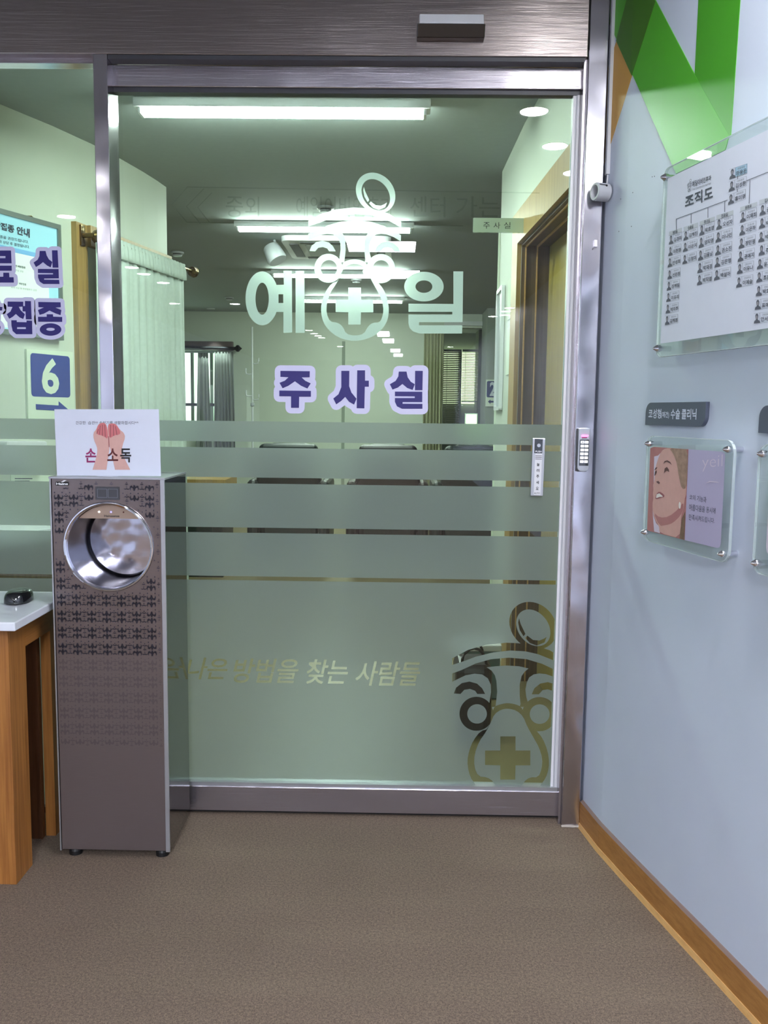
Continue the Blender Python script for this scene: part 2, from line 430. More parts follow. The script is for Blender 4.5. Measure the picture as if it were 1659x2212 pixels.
mk('wall_right', prism_path(RW, 0, CEIL, .12), M['wall_paint'], kind='structure')
mk('wall_left', box(-3.7, -3.6, -18.2, 2.83, 0, CEIL), M['wall_paint'], kind='structure')
mk('wall_back', box(-3.6, 1.6, -18.2, -18.1, 0, CEIL), M['back_wall'], kind='structure')
# far room
LW = [(-2.30, 2.85), (-2.12, 3.3), (-1.95, 3.7), (-1.763, 4.1), (-1.645, 4.4), (-1.553, 4.69), (-1.49, 4.95), (-1.442, 5.21), (-1.415, 5.40), (-1.40, 5.55)]
LWt = list(reversed(LW))
mk('wall_far_left', prism_path(LWt, 0, CEIL, -.14)[0:2] if False else prism_path([(-1.40, 5.55)]+LWt[1:], 0, CEIL, -.14), M['far_wall'], kind='structure')
XR = [(0.625, 2.86), (.618, 3.10), (.566, 4.46), (.566, 5.14)]
def xr(y):
    for (a, b), (c, d) in zip(XR, XR[1:]):
        if b <= y <= d: return a+(c-a)*(y-b)/(d-b)
    return .566
# wall beside the far doorway: two pieces and the head over the opening
DY0, DY1, DZ = 3.18, 4.30, 2.09       # door opening along Y and its head
V_ = []
def wall_seg(y0, y1, z0, z1, t=.16):
    a, b = xr(y0), xr(y1)
    v = [(a, y0, z0), (a, y0, z1), (b, y1, z0), (b, y1, z1), (a+t, y0, z0), (a+t, y0, z1), (b+t, y1, z0), (b+t, y1, z1)]
    return v, [(0, 2, 3, 1), (4, 5, 7, 6), (0, 1, 5, 4), (2, 6, 7, 3), (1, 3, 7, 5), (0, 4, 6, 2)]
mk('wall_far_right', join(wall_seg(2.86, DY0, 0, CEIL), wall_seg(DY1, 5.14, 0, CEIL), wall_seg(DY0, DY1, DZ, CEIL)), M['far_wall'], kind='structure')
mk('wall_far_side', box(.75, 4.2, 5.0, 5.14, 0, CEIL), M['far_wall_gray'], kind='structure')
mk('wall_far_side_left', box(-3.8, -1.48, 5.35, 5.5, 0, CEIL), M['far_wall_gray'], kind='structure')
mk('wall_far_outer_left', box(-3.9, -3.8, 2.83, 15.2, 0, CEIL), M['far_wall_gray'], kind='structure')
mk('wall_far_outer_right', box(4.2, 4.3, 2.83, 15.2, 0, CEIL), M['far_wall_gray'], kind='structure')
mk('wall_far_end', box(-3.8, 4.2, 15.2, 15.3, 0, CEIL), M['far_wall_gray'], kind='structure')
FY = 12.3
def fx(px, Y=FY): return onY(px, 800, Y).x
def fz(py, px=750, Y=FY): return onY(px, py, Y).z
# back wall of the far room: window opening at the left, passage at the right
wx0, wx1, wz1 = fx(330), fx(470), fz(757, 430); wz0 = .9
ox0, ox1 = fx(958), fx(1050)
mk('wall_far_back', join(box(-3.8, wx0, FY, FY+.15, 0, CEIL), box(wx0, wx1, FY, FY+.15, wz1, CEIL), box(wx0, wx1, FY, FY+.15, 0, wz0),
    box(wx1, ox0, FY, FY+.15, 0, CEIL), box(ox0, ox1, FY, FY+.15, fz(708, 1000), CEIL), box(ox1, 4.2, FY, FY+.15, 0, CEIL)), M['far_wall'], kind='structure')
jx = fx(742)
mk('trim_1', box(jx-.02, jx+.02, FY-.025, FY, 0, 2.25), M['far_wall_gray'], kind='structure')
mk('trim_2', box(ox0, ox1+.05, FY-.06, FY+.0, fz(704, 1000), fz(695, 1000)), M['white_plastic'], kind='structure')
# column with the number sign
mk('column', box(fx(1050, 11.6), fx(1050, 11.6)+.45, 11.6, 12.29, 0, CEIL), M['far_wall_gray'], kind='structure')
# edge strip at the end of the right wall of the far room
mk('trim_3', box(.556, .60, 5.141, 5.16, 0, 2.35), M['paper_green'], kind='structure')

# baseboard on the right wall: board, raised bottom lip and thin grey bead on top
base = thing('baseboard_right', None, None, kind='structure')
def strip(path, z0, z1, t0, t1=None):
    """moulding in front (room side) of the wall path"""
    V, F = [], []; n = len(path)
    t1 = t0 if t1 is None else t1
    for i, (x, y) in enumerate(path):
        a = Vector(path[max(i-1, 0)]); b = Vector(path[min(i+1, n-1)]); d = (b-a).normalized(); nn = Vector((d.y, -d.x))
        V += [(x, y, z0), (x+nn.x*t0, y+nn.y*t0, z0), (x+nn.x*t1, y+nn.y*t1, z1), (x, y, z1)]
    for i in range(n-1):
        k = i*4
        for j in range(4): F.append((k+j, k+(j+1) % 4, k+4+(j+1) % 4, k+4+j))
    F += [(0, 1, 2, 3), tuple((n-1)*4+j for j in (3, 2, 1, 0))]
    return V, F
BP = RW[1:11]
mk('board', strip(BP, .012, .082, .010, .009), M['base_wood'], base)
mk('lip', strip(BP, 0, .014, .017, .012), M['base_lip'], base)
mk('top_bead', strip(BP, .082, .088, .009, .003), mat('bead', (130, 108, 100), .6), base)

# wall hit for things on the curved right wall: (s, z) coordinates
RS = [0]
for a, b in zip(RW, RW[1:]): RS.append(RS[-1]+hypot(b[0]-a[0], b[1]-a[1]))
def wall_at(s, z, d=0):
    for i in range(len(RW)-1):
        if s <= RS[i+1] or i == len(RW)-2:
            a, b = Vector(RW[i]), Vector(RW[i+1]); t = (s-RS[i])/(RS[i+1]-RS[i]); p = a+(b-a)*t
            # blend normals so that prints stay smooth
            dn = (b-a).normalized(); return Vector((p.x+dn.y*d, p.y-dn.x*d, z))
def wall_hit(px, py):
    r = ray(px, py); best = None
    for i in range(len(RW)-1):
        a, b = Vector(RW[i]), Vector(RW[i+1]); e = b-a
        den = r.x*e.y-r.y*e.x
        if abs(den) < 1e-12: continue
        k = (a.x*e.y-a.y*e.x)/den; t = (a.x*r.y-a.y*r.x)/den
        if k > 0 and -.001 <= t <= 1.001:
            return RS[i]+t*(RS[i+1]-RS[i]), CAMH+r.z*k
    return 0, CAMH
def wall_poly(pts, sub=6):
    out = []
    for i in range(len(pts)):
        a, b = pts[i], pts[(i+1) % len(pts)]
        for k in range(sub): out.append(wall_hit(a[0]+(b[0]-a[0])*k/sub, a[1]+(b[1]-a[1])*k/sub))
    return out
KN = [((s, .02), (s, CEIL-.02)) for s in RS[1:11]]
def wall_print(name, polys, m, parent, d=.0012, **kw):
    lay = [(p, True) for p in polys]
    V, F = region(lay, KN)
    return mk(name, lift((V, F), lambda s, z, dd: wall_at(s, z, dd), d, d*.2), m, parent, **kw)
# ------------------------------------------------------------------ painted ribbons on the wall (film graphics)
def W3(x, y): return (1200+x/3.614, y/3.614)
rib = thing('wall_graphic', 'large green folded ribbon with orange strip, film graphic on upper right wall', 'wall graphic', tuple(wall_at(.3, 2.2)))
clipz = [(1321, -330), (1321, 0)]
g1 = [W3(385, -330), W3(700, -330), W3(785, 0), W3(1090, 580), W3(1360, 1060), W3(1330, 1150), W3(1240, 1290), W3(945, 1356), W3(900, 1260), W3(640, 660), W3(418, 170), W3(415, 0)]
g1 = [W3(415, -330), W3(610, -330), W3(785, 0), W3(1090, 580), W3(1360, 1060), W3(1330, 1170), W3(945, 1356), W3(640, 660), W3(418, 170)]
wall_print('green_ribbon', [wall_poly(g1)], M['ribbon_green'], rib, d=.0018)
g2 = [W3(1128, -330), W3(1446, -330), W3(1446, 0), W3(1372, 1060), W3(1360, 1062), W3(1090, 580), W3(1120, 0)]
wall_print('upright_ribbon', [wall_poly(g2)], M['ribbon_green_deep'], rib, d=.0015, label='darker green upright ribbon')
g3 = [W3(478, 318), W3(600, 590), W3(370, 1320), W3(362, 1300), W3(392, 590)]
wall_print('orange_ribbon', [wall_poly(g3)], M['ribbon_orange'], rib, label='orange ribbon strip')
g4 = [W3(575, 0), W3(785, 0), W3(600, 590), W3(478, 318)]
g4 = [W3(680, -330), W3(830, -330), W3(785, 20), W3(600, 590), W3(478, 318), W3(575, 0)]
g4 = [W3(560, 0), W3(780, 0), W3(785, 15), W3(600, 590), W3(478, 318)]
wall_print('ribbon_overlap', [wall_poly(g4)], M['ribbon_shade'], rib, d=.0024, label='dark green overlap of the ribbons')

# ------------------------------------------------------------------ stainless door surround
JY = 2.73
x0p, x1p, xj0, xj1 = -0.898, -0.856, 0.541, 0.598
HZ = 2.328
sur = thing('door_frame', 'brushed stainless steel surround with wide header around the glass entrance', 'door frame', (xj0, JY, 0))
mk('header_panel', box(-3.6, xj0-.0015, JY, JY+.12, HZ, CEIL), M['steel_header'], sur, bevel=.002)
mk('right_jamb', join(box(xj0, xj1, JY, JY+.115, 0, CEIL)), M['steel_jamb'], sur, bevel=.003, label='right jamb post with wavy shine')
mk('inner_stop', join(box(xj0-.008, xj0-.0005, JY+.02, JY+.115, 0, HZ)), M['steel_frame'], sur, label='dark inner edge of the jamb')
mk('middle_post', box(x0p, x1p, JY, JY+.10, 0, HZ), M['steel_jamb'], sur, bevel=.002, label='slim centre post with bright bands')
mk('head_channel', box(-3.6, x0p, JY+.03, JY+.075, HZ-.016, HZ), M['steel_frame'], sur)
mk('underside_shade', join(box(x1p+.001, xj0-.009, JY+.004, GY-.024, HZ-.012, HZ-.0005)), M['dark_gray'], sur, label='dark strip added as shade under the header')  # dark strip added to paint shade onto the header's underside
mk('caulk_bead', tube([(xj0, JY-.001, HZ+.02+k*.028) for k in range(10)], [.0012+.0014*random.random() for _ in range(10)], 6), M['black'], sur, label='black sealant along the header joint')
mk('floor_caulk', tube([(xj0-.002+k*.0075, JY-.002-.002*random.random(), .003) for k in range(9)], [.003+.002*random.random() for _ in range(9)], 6), mat('caulk', (176, 168, 160), .8), sur, label='pale caulk at the foot')
# ------------------------------------------------------------------ sliding door
door = thing('door_1', None, None, (-.15, GY, 0), kind='structure')
dx0, dx1 = -.895, .533
RT, RB = 2.243, .100                       # bottom of top rail, top of bottom rail
mk('glass_pane', box(dx0, dx1-.02, GY, GY+.01, RB, RT), M['glass'], door, label='green-tinted clear glass pane')
mk('top_rail', box(dx0, dx1+.004, GY-.022, GY+.03, RT+.012, HZ-.012), M['steel_frame'], door, bevel=.002)
mk('glazing_bead', box(dx0, dx1, GY-.012, GY+.02, RT-.001, RT+.012), M['dark_gray'], door)
mk('bottom_rail', box(dx0, dx1+.003, GY-.022, GY+.03, .012, RB-.006), M['steel_frame'], door, bevel=.002)
mk('bottom_bead', box(dx0, dx1, GY-.018, GY+.02, RB-.006, RB+.006), M['silver'], door, label='bright aluminium bead over the kick rail')
mk('floor_guide', box(dx0, dx1, GY-.004, GY+.02, .0, .012), M['black'], door)
for k, (a, b, mm) in enumerate(((.020, .012, 'white_plastic'), (.0115, .0085, 'gray_plastic'), (.008, .0, 'white_plastic'))):
    mk('side_stile', box(dx1-a, dx1-b, GY-.008-.002*k, GY+.018, RB+.004, RT), M[mm], door)
mk('brush_seal', box(dx1, dx1+.005, GY-.006, GY+.012, RB, RT), M['black'], door)
# frosted bands
def gz(y, x=408): return onY(x, y, GY).z
bands = [(908.3, 952.6), (965.6, 1029.7), (1042.8, 1137.8), (1149.2, 1243), None]
bz = [(gz(a), gz(b)) for a, b in bands[:4]]
glassm = lambda u, v, d: Vector((u, GY-.0006-d, v))
for a, b in bz:
    mk('frosted_band', lift(region([([(dx0, b), (dx1-.021, b), (dx1-.021, a), (dx0, a)], True)]), glassm, 0), M['frost'], door)
# logo outline in fine-crop coordinates -> pixels
def FN(p): return (580+p[0]/4.366, 370+p[1]/4.366)
def C5(p): return (360+p[0]/2.37, 350+p[1]/2.37)
logo = []
def LF(pts, on=True, sm=1): logo.append(([FN(q) for q in (smooth(pts, sm) if sm else pts)], on))
def LC(pts, on=True, sm=1): logo.append(([C5(q) for q in (smooth(pts, sm) if sm else pts)], on))
LF([(375, 468), (500, 400), (640, 360), (800, 342), (890, 346), (1000, 360), (1140, 402), (1252, 475), (1252, 535), (1160, 480), (1050, 435), (950, 412), (830, 405), (700, 420), (560, 455), (470, 490), (375, 522)], True, 0)
LF([(375, 590), (450, 562), (560, 510), (680, 475), (820, 463), (960, 475), (1080, 512), (1180, 560), (1250, 605), (1248, 662), (1180, 620), (1110, 595), (1060, 590), (1015, 598), (980, 622), (960, 665), (950, 720), (957, 780), (968, 820), (960, 860), (905, 860), (912, 835), (905, 760), (905, 680), (920, 610), (945, 575), (975, 550),
    (900, 532), (800, 526), (720, 532), (645, 540), (685, 568), (710, 605), (722, 650), (728, 740), (715, 860), (665, 860), (668, 820), (680, 740), (678, 680), (655, 630), (610, 598), (550, 592), (480, 605), (375, 657)], True, 0)
LF([(387, 752), (405, 705), (450, 668), (510, 655), (570, 672), (610, 710), (633, 755), (572, 755), (555, 730), (515, 715), (470, 722), (440, 755)], True, 0)
LF([(1000, 758), (1020, 710), (1065, 672), (1125, 660), (1180, 675), (1225, 715), (1243, 760), (1185, 758), (1165, 730), (1125, 718), (1085, 725), (1055, 758)], True, 0)
LF(ell(565, 915, 133, 137), True, 0); LF(ell(1060, 918, 135, 138), True, 0)
LC([(880, 610), (895, 540), (905, 512), (935, 501), (962, 497), (990, 501), (1018, 512), (1035, 545), (1055, 580), (1085, 620), (1110, 650), (1132, 705), (1139, 760), (1132, 805), (1115, 840), (1080, 880), (1025, 907), (962, 918), (900, 907), (850, 880), (812, 840), (795, 800), (789, 750), (797, 705), (815, 660), (845, 620)])
LC([(935, 525), (965, 521), (1000, 530), (1028, 556), (1045, 600), (1070, 645), (1095, 690), (1110, 740), (1107, 785), (1092, 822), (1055, 822), (1030, 842), (1010, 880), (965, 890), (918, 880), (902, 842), (875, 822), (836, 818), (818, 775), (820, 720), (840, 665), (868, 625), (888, 585), (905, 545)], False)
LF(ell(570, 916, 77, 78), False, 0); LF(ell(1062, 918, 78, 79), False, 0)
LF(ell(1010, 205, 205, 172, 50), True, 0); LF(ell(1012, 222, 160, 120, 55), False, 0)
LF([(900, 145), (912, 190), (950, 272), (935, 290), (905, 240), (893, 180)], True, 0)
LF([(965, 285), (1010, 320), (1060, 325), (1095, 310), (1117, 295), (1100, 340), (1040, 365), (985, 345), (948, 305)], True, 0)
LC([(930, 643), (995, 643), (995, 705), (1058, 705), (1058, 770), (995, 770), (993, 832), (930, 832), (930, 770), (865, 768), (865, 705), (930, 705)], True, 0)
def tog(poly, Y=GY): return [(lambda q: (q.x, q.z))(onY(x, y, Y)) for x, y in poly]
# lowest film: logo and brushed slogan cut out of it
zt = gz(1251.7)
lay = [([(dx0, RB), (dx1-.021, RB), (dx1-.021, zt), (dx0, zt)], True)]
for poly, on in logo:
    q = [(1097+(x-766)*1.20, 1637+(y-661)*1.17) for x, y in poly]
    lay.append((tog(q), not on))
for body, xa, xb, yt, yb in (('더', 345, 386, 1418, 1462), ('나은', 402, 492, 1420, 1468), ('방법을', 504, 645, 1422, 1476), ('찾는', 662, 752, 1424, 1478), ('사람들', 768, 908, 1428, 1482)):
    t = text2d(body, .012, .95, .25)
    q = quadmap(t, (xa, yt), (xb, yt+1), (xb, yb), (xa, yb-1))
    lay += [(p_, False) for p_ in (tog([q[0][i] for i in f]) for f in q[1]) if fat(p_)]
V2 = region(lay)
# drop anything that fell outside the film rectangle
V2 = (V2[0], [t for t in V2[1] if max(V2[0][i][0] for i in t) <= dx1-.0209 and min(V2[0][i][1] for i in t) >= RB-1e-4])
mk('frosted_band', lift(V2, glassm, 0), M['frost'], door, label='tall lower frosted film with slogan and emblem cut out')
# white logo and clinic letters
mk('emblem_sticker', fixw(lift(region([(tog(p), on) for p, on in logo]), lambda u, v, d: Vector((u, GY-.0008-d, v)), 0)), M['frost_logo'], door, label='pale green clinic emblem with head mirror and cross')
ye = [([C5(q) for q in ell(489, 698, 85, 138)], True), ([C5(q) for q in [(540, 630), (600, 628), (598, 557), (641, 557), (643, 873), (598, 875), (598, 768), (545, 768)]], True),
      ([C5(q) for q in ell(489, 700, 34, 82)], False), ([C5(q) for q in [(573, 677), (597, 677), (597, 722), (573, 722)]], False), ([C5(q) for q in [(660, 557), (705, 557), (707, 875), (660, 875)]], True)]
il = [([C5(q) for q in ell(1317, 638, 101, 76)], True), ([C5(q) for q in ell(1317, 638, 43, 32)], False),
      ([C5(q) for q in [(1468, 560), (1518, 560), (1515, 820), (1292, 820), (1292, 836), (1514, 836), (1512, 878), (1295, 878), (1262, 868), (1244, 850), (1238, 825), (1238, 781), (1462, 781), (1462, 767), (1238, 767), (1238, 725), (1468, 727)]], True)]
for L_ in (ye, il):
    mk('letter_sticker', fixw(lift(region([(tog(p), on) for p, on in L_]), lambda u, v, d: Vector((u, GY-.0008-d, v)), 0)), M['frost_logo'], door, label='large pale green letter')
# ghost of a removed arrow sticker: faint outlines
gl = []
def gline(pts, r=1.0):
    for a, b in zip(pts, pts[1:]): gl.append((tog(stroke(a, b, r, 3)), True))
gline([(1165, 417), (405, 404), (371, 442), (404, 480), (1000, 488)]); gline([(440, 408), (403, 446), (432, 482)]); gline([(457, 417), (427, 448), (452, 480)])
for body, xa, xb in (('중', 488, 525), ('외', 530, 560), ('예일이비인후과', 640, 850), ('센터', 886, 962), ('가는', 985, 1080)):
    q = quadmap(text2d(body), (xa, 424), (xb, 425), (xb, 470), (xa, 469)); gl += [(p_, True) for p_ in (tog([q[0][i] for i in f]) for f in q[1]) if fat(p_)]
mk('sticker_residue', fixw(lift(region(gl), glassm, 0)), M['ghost_film'], door, label='faint residue outline of a removed arrow sticker')
# purple letters with white halo
def G3(L): return [(600+x/5.184, 680+y/5.184) for x, y in L]
ju = [[(30, 628), (360, 632), (358, 700), (268, 702), (310, 740), (370, 768), (332, 826), (262, 795), (193, 745), (120, 795), (55, 823), (20, 762), (80, 738), (120, 700), (30, 695)],
      [(18, 848), (372, 852), (372, 918), (240, 918), (238, 1042), (150, 1042), (150, 914), (18, 912)]]
sa = [[(712, 628), (802, 628), (800, 800), (825, 870), (882, 940), (855, 1006), (800, 975), (755, 920), (710, 965), (655, 1003), (622, 938), (680, 890), (712, 810)],
      [(890, 622), (978, 622), (978, 738), (1020, 738), (1020, 806), (975, 806), (970, 1048), (884, 1046)]]
sil = [[(1355, 636), (1442, 636), (1455, 700), (1490, 750), (1535, 778), (1510, 842), (1450, 820), (1396, 775), (1345, 815), (1285, 838), (1255, 778), (1320, 740), (1350, 690)],
       [(1538, 628), (1624, 628), (1620, 845), (1536, 845)],
       [(1312, 860), (1618, 862), (1618, 978), (1398, 978), (1398, 996), (1620, 998), (1620, 1052), (1390, 1052), (1335, 1025), (1312, 975), (1312, 932), (1534, 932), (1534, 914), (1312, 912)]]
def letters(groups, conv, Y, parent, r, holes=None):
    for gi, g in enumerate(groups):
        P = [conv(p) for p in g]
        f1 = lambda u, v, d: Vector((u, Y-.001-d, v))
        bk = mk('letter_backing', fixw(lift(region([(tog(p, Y), on) for p, on in halo(P, r)]), f1, 0)), M['sticker_white'], parent, label='pale lilac halo behind purple letter')
        L = [(tog(p, Y), True) for p in P]
        if holes and holes.get(gi): L += [(tog(conv(p), Y), False) for p in holes[gi]]
        mk('letter', fixw(lift(region(L), f1, .0006)), M['navy'], bk, label='purple letter')
letters([ju, sa, sil], G3, GY, door, 12.2)
# push button plate on the glass
def P2(x, y): return (1130+x/9.76, 920+y/9.76)
tl, tr, br_, bl_ = (onY(*P2(190, 250), GY), onY(*P2(452, 258), GY), onY(*P2(400, 1475), GY), onY(*P2(142, 1470), GY))
pb = thing('push_button', 'slim silver push-to-open button plate on the glass door', 'door button', tuple((bl_+br_)/2))
def plate_fn(u, v, d):
    p = bl_*(1-u)*(1-v)+br_*u*(1-v)+tl*(1-u)*v+tr*u*v; return Vector((p.x, GY-.0008-d, p.z))
sq = lambda a, b, c, d: region([([(a, c), (b, c), (b, d), (a, d)], True)])
mk('plate', lift(sq(0, 1, 0, 1), plate_fn, .014, 0), M['silver'], pb, bevel=.002)
mk('label_strip', lift(sq(.24, .80, .02, .74), plate_fn, .0145, .013), M['white_plastic'], pb)
mk('button_panel', lift(sq(.16, .80, .74, .985), plate_fn, .0155, .013), M['black_gloss'], pb)
mk('button_ring', lathe(plate_fn(.5, .875, .0155), (0, -1, 0), [(0, .0055), (.0015, .0055), (.0015, .0035), (.0003, .0035)], 24), M['silver'], pb)
mk('push_word', fixw(lift(boxmap(text2d('PUSH', .03), .24, .74, .755, .785), plate_fn, .0160)), M['white_plastic'], pb)
for k in range(3): mk('grip_line', lift(sq(.26, .78, .692-k*.028, .70-k*.028), plate_fn, .0155, .0145), M['dark_gray'], pb)
for k, ch in enumerate('눌러주세요'):
    mk('letter', fixw(lift(boxmap(text2d(ch, .02), .40, .62, .52-k*.103, .575-k*.103), plate_fn, .0152)), M['ink_black'], pb)
mk('auto_word', fixw(lift(boxmap(text2d('AUTO', .01), .27, .74, .040, .065), plate_fn, .0152)), M['ink_black'], pb)

# ------------------------------------------------------------------ fixed side pane
win = thing('window_1', None, None, (-2.2, 2.785, 0), kind='structure')
WY = 2.785
mk('glass_pane', box(-3.6, x0p, WY, WY+.01, .02, HZ-.012), M['glass'], win)
mk('window_frame', join(box(-3.6, x0p, WY-.02, WY+.03, 0, .02)), M['steel_frame'], win)
for a, b in bz+[(zt, .02)]:
    mk('frosted_band', lift(region([([(-3.6, b), (x0p, b), (x0p, a), (-3.6, a)], True)]), lambda u, v, d: Vector((u, WY-.0006, v)), 0), M['frost'], win)
def G7(L): return [(x/8.194, 430+y/8.194) for x, y in L]
k4 = lambda L: [(x*8.194/3.95, ((400+y/3.95)-430)*8.194) for x, y in L]
ryo = [[(-260, 912), (198, 912), (210, 1138), (-260, 1138)], [(-260, 1180), (210, 1180), (212, 1270), (-260, 1270)], [(62, 1305), (165, 1305), (170, 1385), (245, 1385), (250, 1480), (-260, 1480), (-260, 1378), (62, 1375)]]
sil2 = [[(705, 920), (810, 920), (830, 1000), (870, 1070), (930, 1115), (900, 1210), (840, 1180), (765, 1118), (700, 1170), (640, 1205), (598, 1125), (670, 1075), (700, 1010)],
        [(922, 908), (1022, 908), (1038, 1215), (935, 1215)],
        [(675, 1238), (1040, 1240), (1045, 1405), (785, 1408), (785, 1428), (1050, 1432), (1057, 1505), (770, 1505), (705, 1460), (678, 1390), (676, 1335), (942, 1335), (942, 1312), (675, 1310)]]
jeop = [[(138, 1815), (415, 1818), (415, 1905), (335, 1908), (370, 1970), (445, 2040), (415, 2125), (350, 2095), (285, 2035), (230, 2085), (168, 2120), (122, 2040), (190, 1990), (225, 1910), (140, 1905)],
        [(445, 1805), (550, 1808), (565, 2130), (460, 2130), (455, 1990), (405, 1990), (402, 1895), (445, 1895)],
        k4([(98, 1153), (145, 1153), (145, 1168), (228, 1170), (228, 1155), (275, 1157), (278, 1272), (140, 1272), (110, 1245), (100, 1200)])]
jong = [[(680, 1822), (1075, 1828), (1080, 1915), (985, 1922), (1090, 1965), (1075, 2055), (985, 2025), (880, 1975), (780, 2030), (705, 2050), (675, 1965), (780, 1920), (685, 1915)],
        [(675, 2085), (830, 2085), (830, 2040), (940, 2040), (945, 2082), (1105, 2088), (1105, 2175), (680, 2172)], k4(ell(433, 1232, 92, 53))]
bang = [k4([(-60, 1000), (-25, 1000), (-25, 1038), (22, 1040), (20, 1070), (-25, 1070), (-25, 1140), (-60, 1140)]), k4(ell(-85, 1215, 92, 52))]
letters([ryo, sil2, jeop, jong, bang], G7, WY, win, 8.6,
        {0: [[(-260, 1010), (100, 1010), (100, 1048), (-260, 1048)]], 2: [k4([(148, 1212), (222, 1212), (222, 1228), (148, 1228)])], 3: [k4(ell(433, 1230, 36, 13))], 4: [k4(ell(-85, 1215, 38, 13))]})

# ------------------------------------------------------------------ motion sensor on the header
a, b = onY(900, 92, JY), onY(1045, 88, JY); zt_, zm = onY(970, 42, JY).z, onY(970, 62, JY).z
sen = thing('motion_sensor', 'white and black wedge-shaped motion sensor on the steel header', 'motion sensor', tuple((a+b)/2))
xa, xb, zb = a.x, b.x, (a.z+b.z)/2
def wedge(prof, x0, x1):
    V, F = [], []; n = len(prof)
    for x in (x0, x1): V += [(x, JY-d, z) for d, z in prof]
    F = [tuple(range(n)), tuple(range(2*n-1, n-1, -1))]+[(i, i+n, (i+1) % n+n, (i+1) % n) for i in range(n)]
    return V, F
mk('body', wedge([(0, zm-.002), (.044, zm-.004), (.036, zt_), (0, zt_+.004)], xa+.006, xb-.004), M['white_plastic'], sen, bevel=.003)
mk('lens_cover', wedge([(0, zb-.001), (.028, zb), (.046, zm-.004), (0, zm-.003)], xa, xb), M['black_gloss'], sen, bevel=.002)

# ------------------------------------------------------------------ keypad on the jamb
def PK(x, y, d=0): q = onY(1130+x/9.76, 920+y/9.76, JY-.02); return q
kt, kb = PK(1265, 40), PK(1265, 968); kx0, kx1 = PK(1105, 500).x+.002, PK(1400, 500).x
kp = thing('keypad', 'silver access keypad with pink light on the right steel jamb', 'keypad', (((kx0+kx1)/2), JY, kb.z))
KX, KW = (kx0+kx1)/2+.001, (kx1-kx0)/2-.001
def kfn(u, v, d): return Vector((KX+u*KW, JY-.001-d, kb.z+v*(kt.z-kb.z)))
mk('back_shell', lift(region([(rrect(-1.04, .9, .0, .98, (.3, .3, .08, .08)), True)]), kfn, .012, 0), M['dark_gray'], kp)
fr = rrect(-.85, 1.0, .0, 1.0, (.5, .5, .12, .12), 8); fr = [(u, v*.0+ (v if True else 0)) for u, v in fr]
fr = [(u, min(1, max(0, v))) for u, v in [(-.85, .08), (-.7, .04), (-.4, .01), (.1, 0), (.6, .01), (.85, .04), (1, .08), (1, .95), (.95, .985), (.5, 1.0), (-.4, 1.0), (-.82, .985), (-.85, .95)]]
mk('cover', lift(region([(fr, True)]), kfn, .021, .008), M['silver'], kp, bevel=.002)
mk('key_panel', lift(region([(rrect(-.62, .86, .14, .735, (.04, .04, .04, .04)), True)]), kfn, .0225, .02), M['black_gloss'], kp)
mk('status_light', lift(region([([(-.35, .795), (.62, .80), (.66, .835), (-.3, .835)], True)]), kfn, .0235, .02), M['pink_led'], kp, label='glowing pink status light')
mk('sensor_window', lift(region([([(-.3, .765), (.5, .765), (.5, .79), (-.3, .79)], True)]), kfn, .0225, .02), mat('dark_red', (104, 30, 60), .3), kp)
for r in range(6):
    for c in range(2):
        u = -.20+c*.66-.02*(r > 2); v = .675-r*.088
        o = mk('key', lift(region([(rrect(u-.27, u+.27, v-.030, v+.030, (.02, .02, .02, .02), 3), True)]), kfn, .0255, .022), M['white_led_key'] if 'white_led_key' in M else mat('white_led_key', (235, 238, 244), .4, emit=(235, 238, 250), estr=.35), kp)
        mk('numeral', fixw(lift(boxmap(text2d(['1', '2', '3', '4', '5', '6', '7', '8', '9', '0', '*', '#'][r*2+c]), u-.08, u+.08, v-.013, v+.013), kfn, .0258)), M['ink'], o)

# ------------------------------------------------------------------ pipe coupling, cable cover, little clip beside the jamb
pc = wall_at(*wall_hit(1285, 416)[:2]); c0 = onY(1276, 414, JY-.045); c1 = onY(1306, 416, JY-.012)
cz = onY(1280, 416, JY-.03).z
pp = thing('pipe_coupling', 'grey plastic pipe coupling ring fixed beside the steel jamb', 'pipe fitting', (.565, JY-.034, cz))
ax = Vector((-.93, -.36, 0)).normalized(); pR = .0325*.78
pst = Vector((.602, JY-.029, cz))
mk('sleeve', lathe(pst, ax, [(0, pR), (.040, pR), (.042, pR-.002), (.042, pR-.007), (.040, pR-.008), (.012, pR-.009), (.0, pR-.009)], 40, cap=False), M['gray_plastic'], pp, smooth='auto')
sd, su = ax.cross(Vector((0, 0, 1))).normalized(), Vector((0, 0, 1))
side = Vector((ax.y, -ax.x, 0)); side = side if side.y < 0 else -side
mk('slot', obox(pst+ax*.027+side*(pR*.80)+su*(pR*.62), ax, side, su, .022, .004, .0022), M['dark_gray'], pp)
mk('screw', lathe(pst+ax*.016+side*(pR*.80)+su*(pR*.55), side, [(0, .003), (.003, .003), (.0035, .002)], 12), M['black'], pp)
cz1 = onY(1296, 380, JY).z
cc = thing('cable_cover', 'grey plastic cable trunking running up beside the steel jamb', 'cable cover', (.610, JY-.01, cz1))
mk('channel', box(.600, .6135, JY-.02, JY-.001, cz1, CEIL), M['gray_plastic'], cc, bevel=.0015)
mk('cable', tube([(.607, JY-.012, cz1+.004), (.606, JY-.014, cz1-.012), (.603, JY-.02, cz1-.03)], .0022), M['white_plastic'], cc)
cl = onY(1285, 527, JY)
mk('door_contact', join(box(cl.x-.004, cl.x+.006, JY-.007, JY, cl.z-.009, cl.z+.011), tube([(cl.x-.004, JY-.004, cl.z-.009), (cl.x-.006, JY-.005, cl.z-.016)], .0012, 6)), M['steel_frame'], None, 'small metal clip on the jamb edge below the pipe coupling', 'clip', bevel=.001)

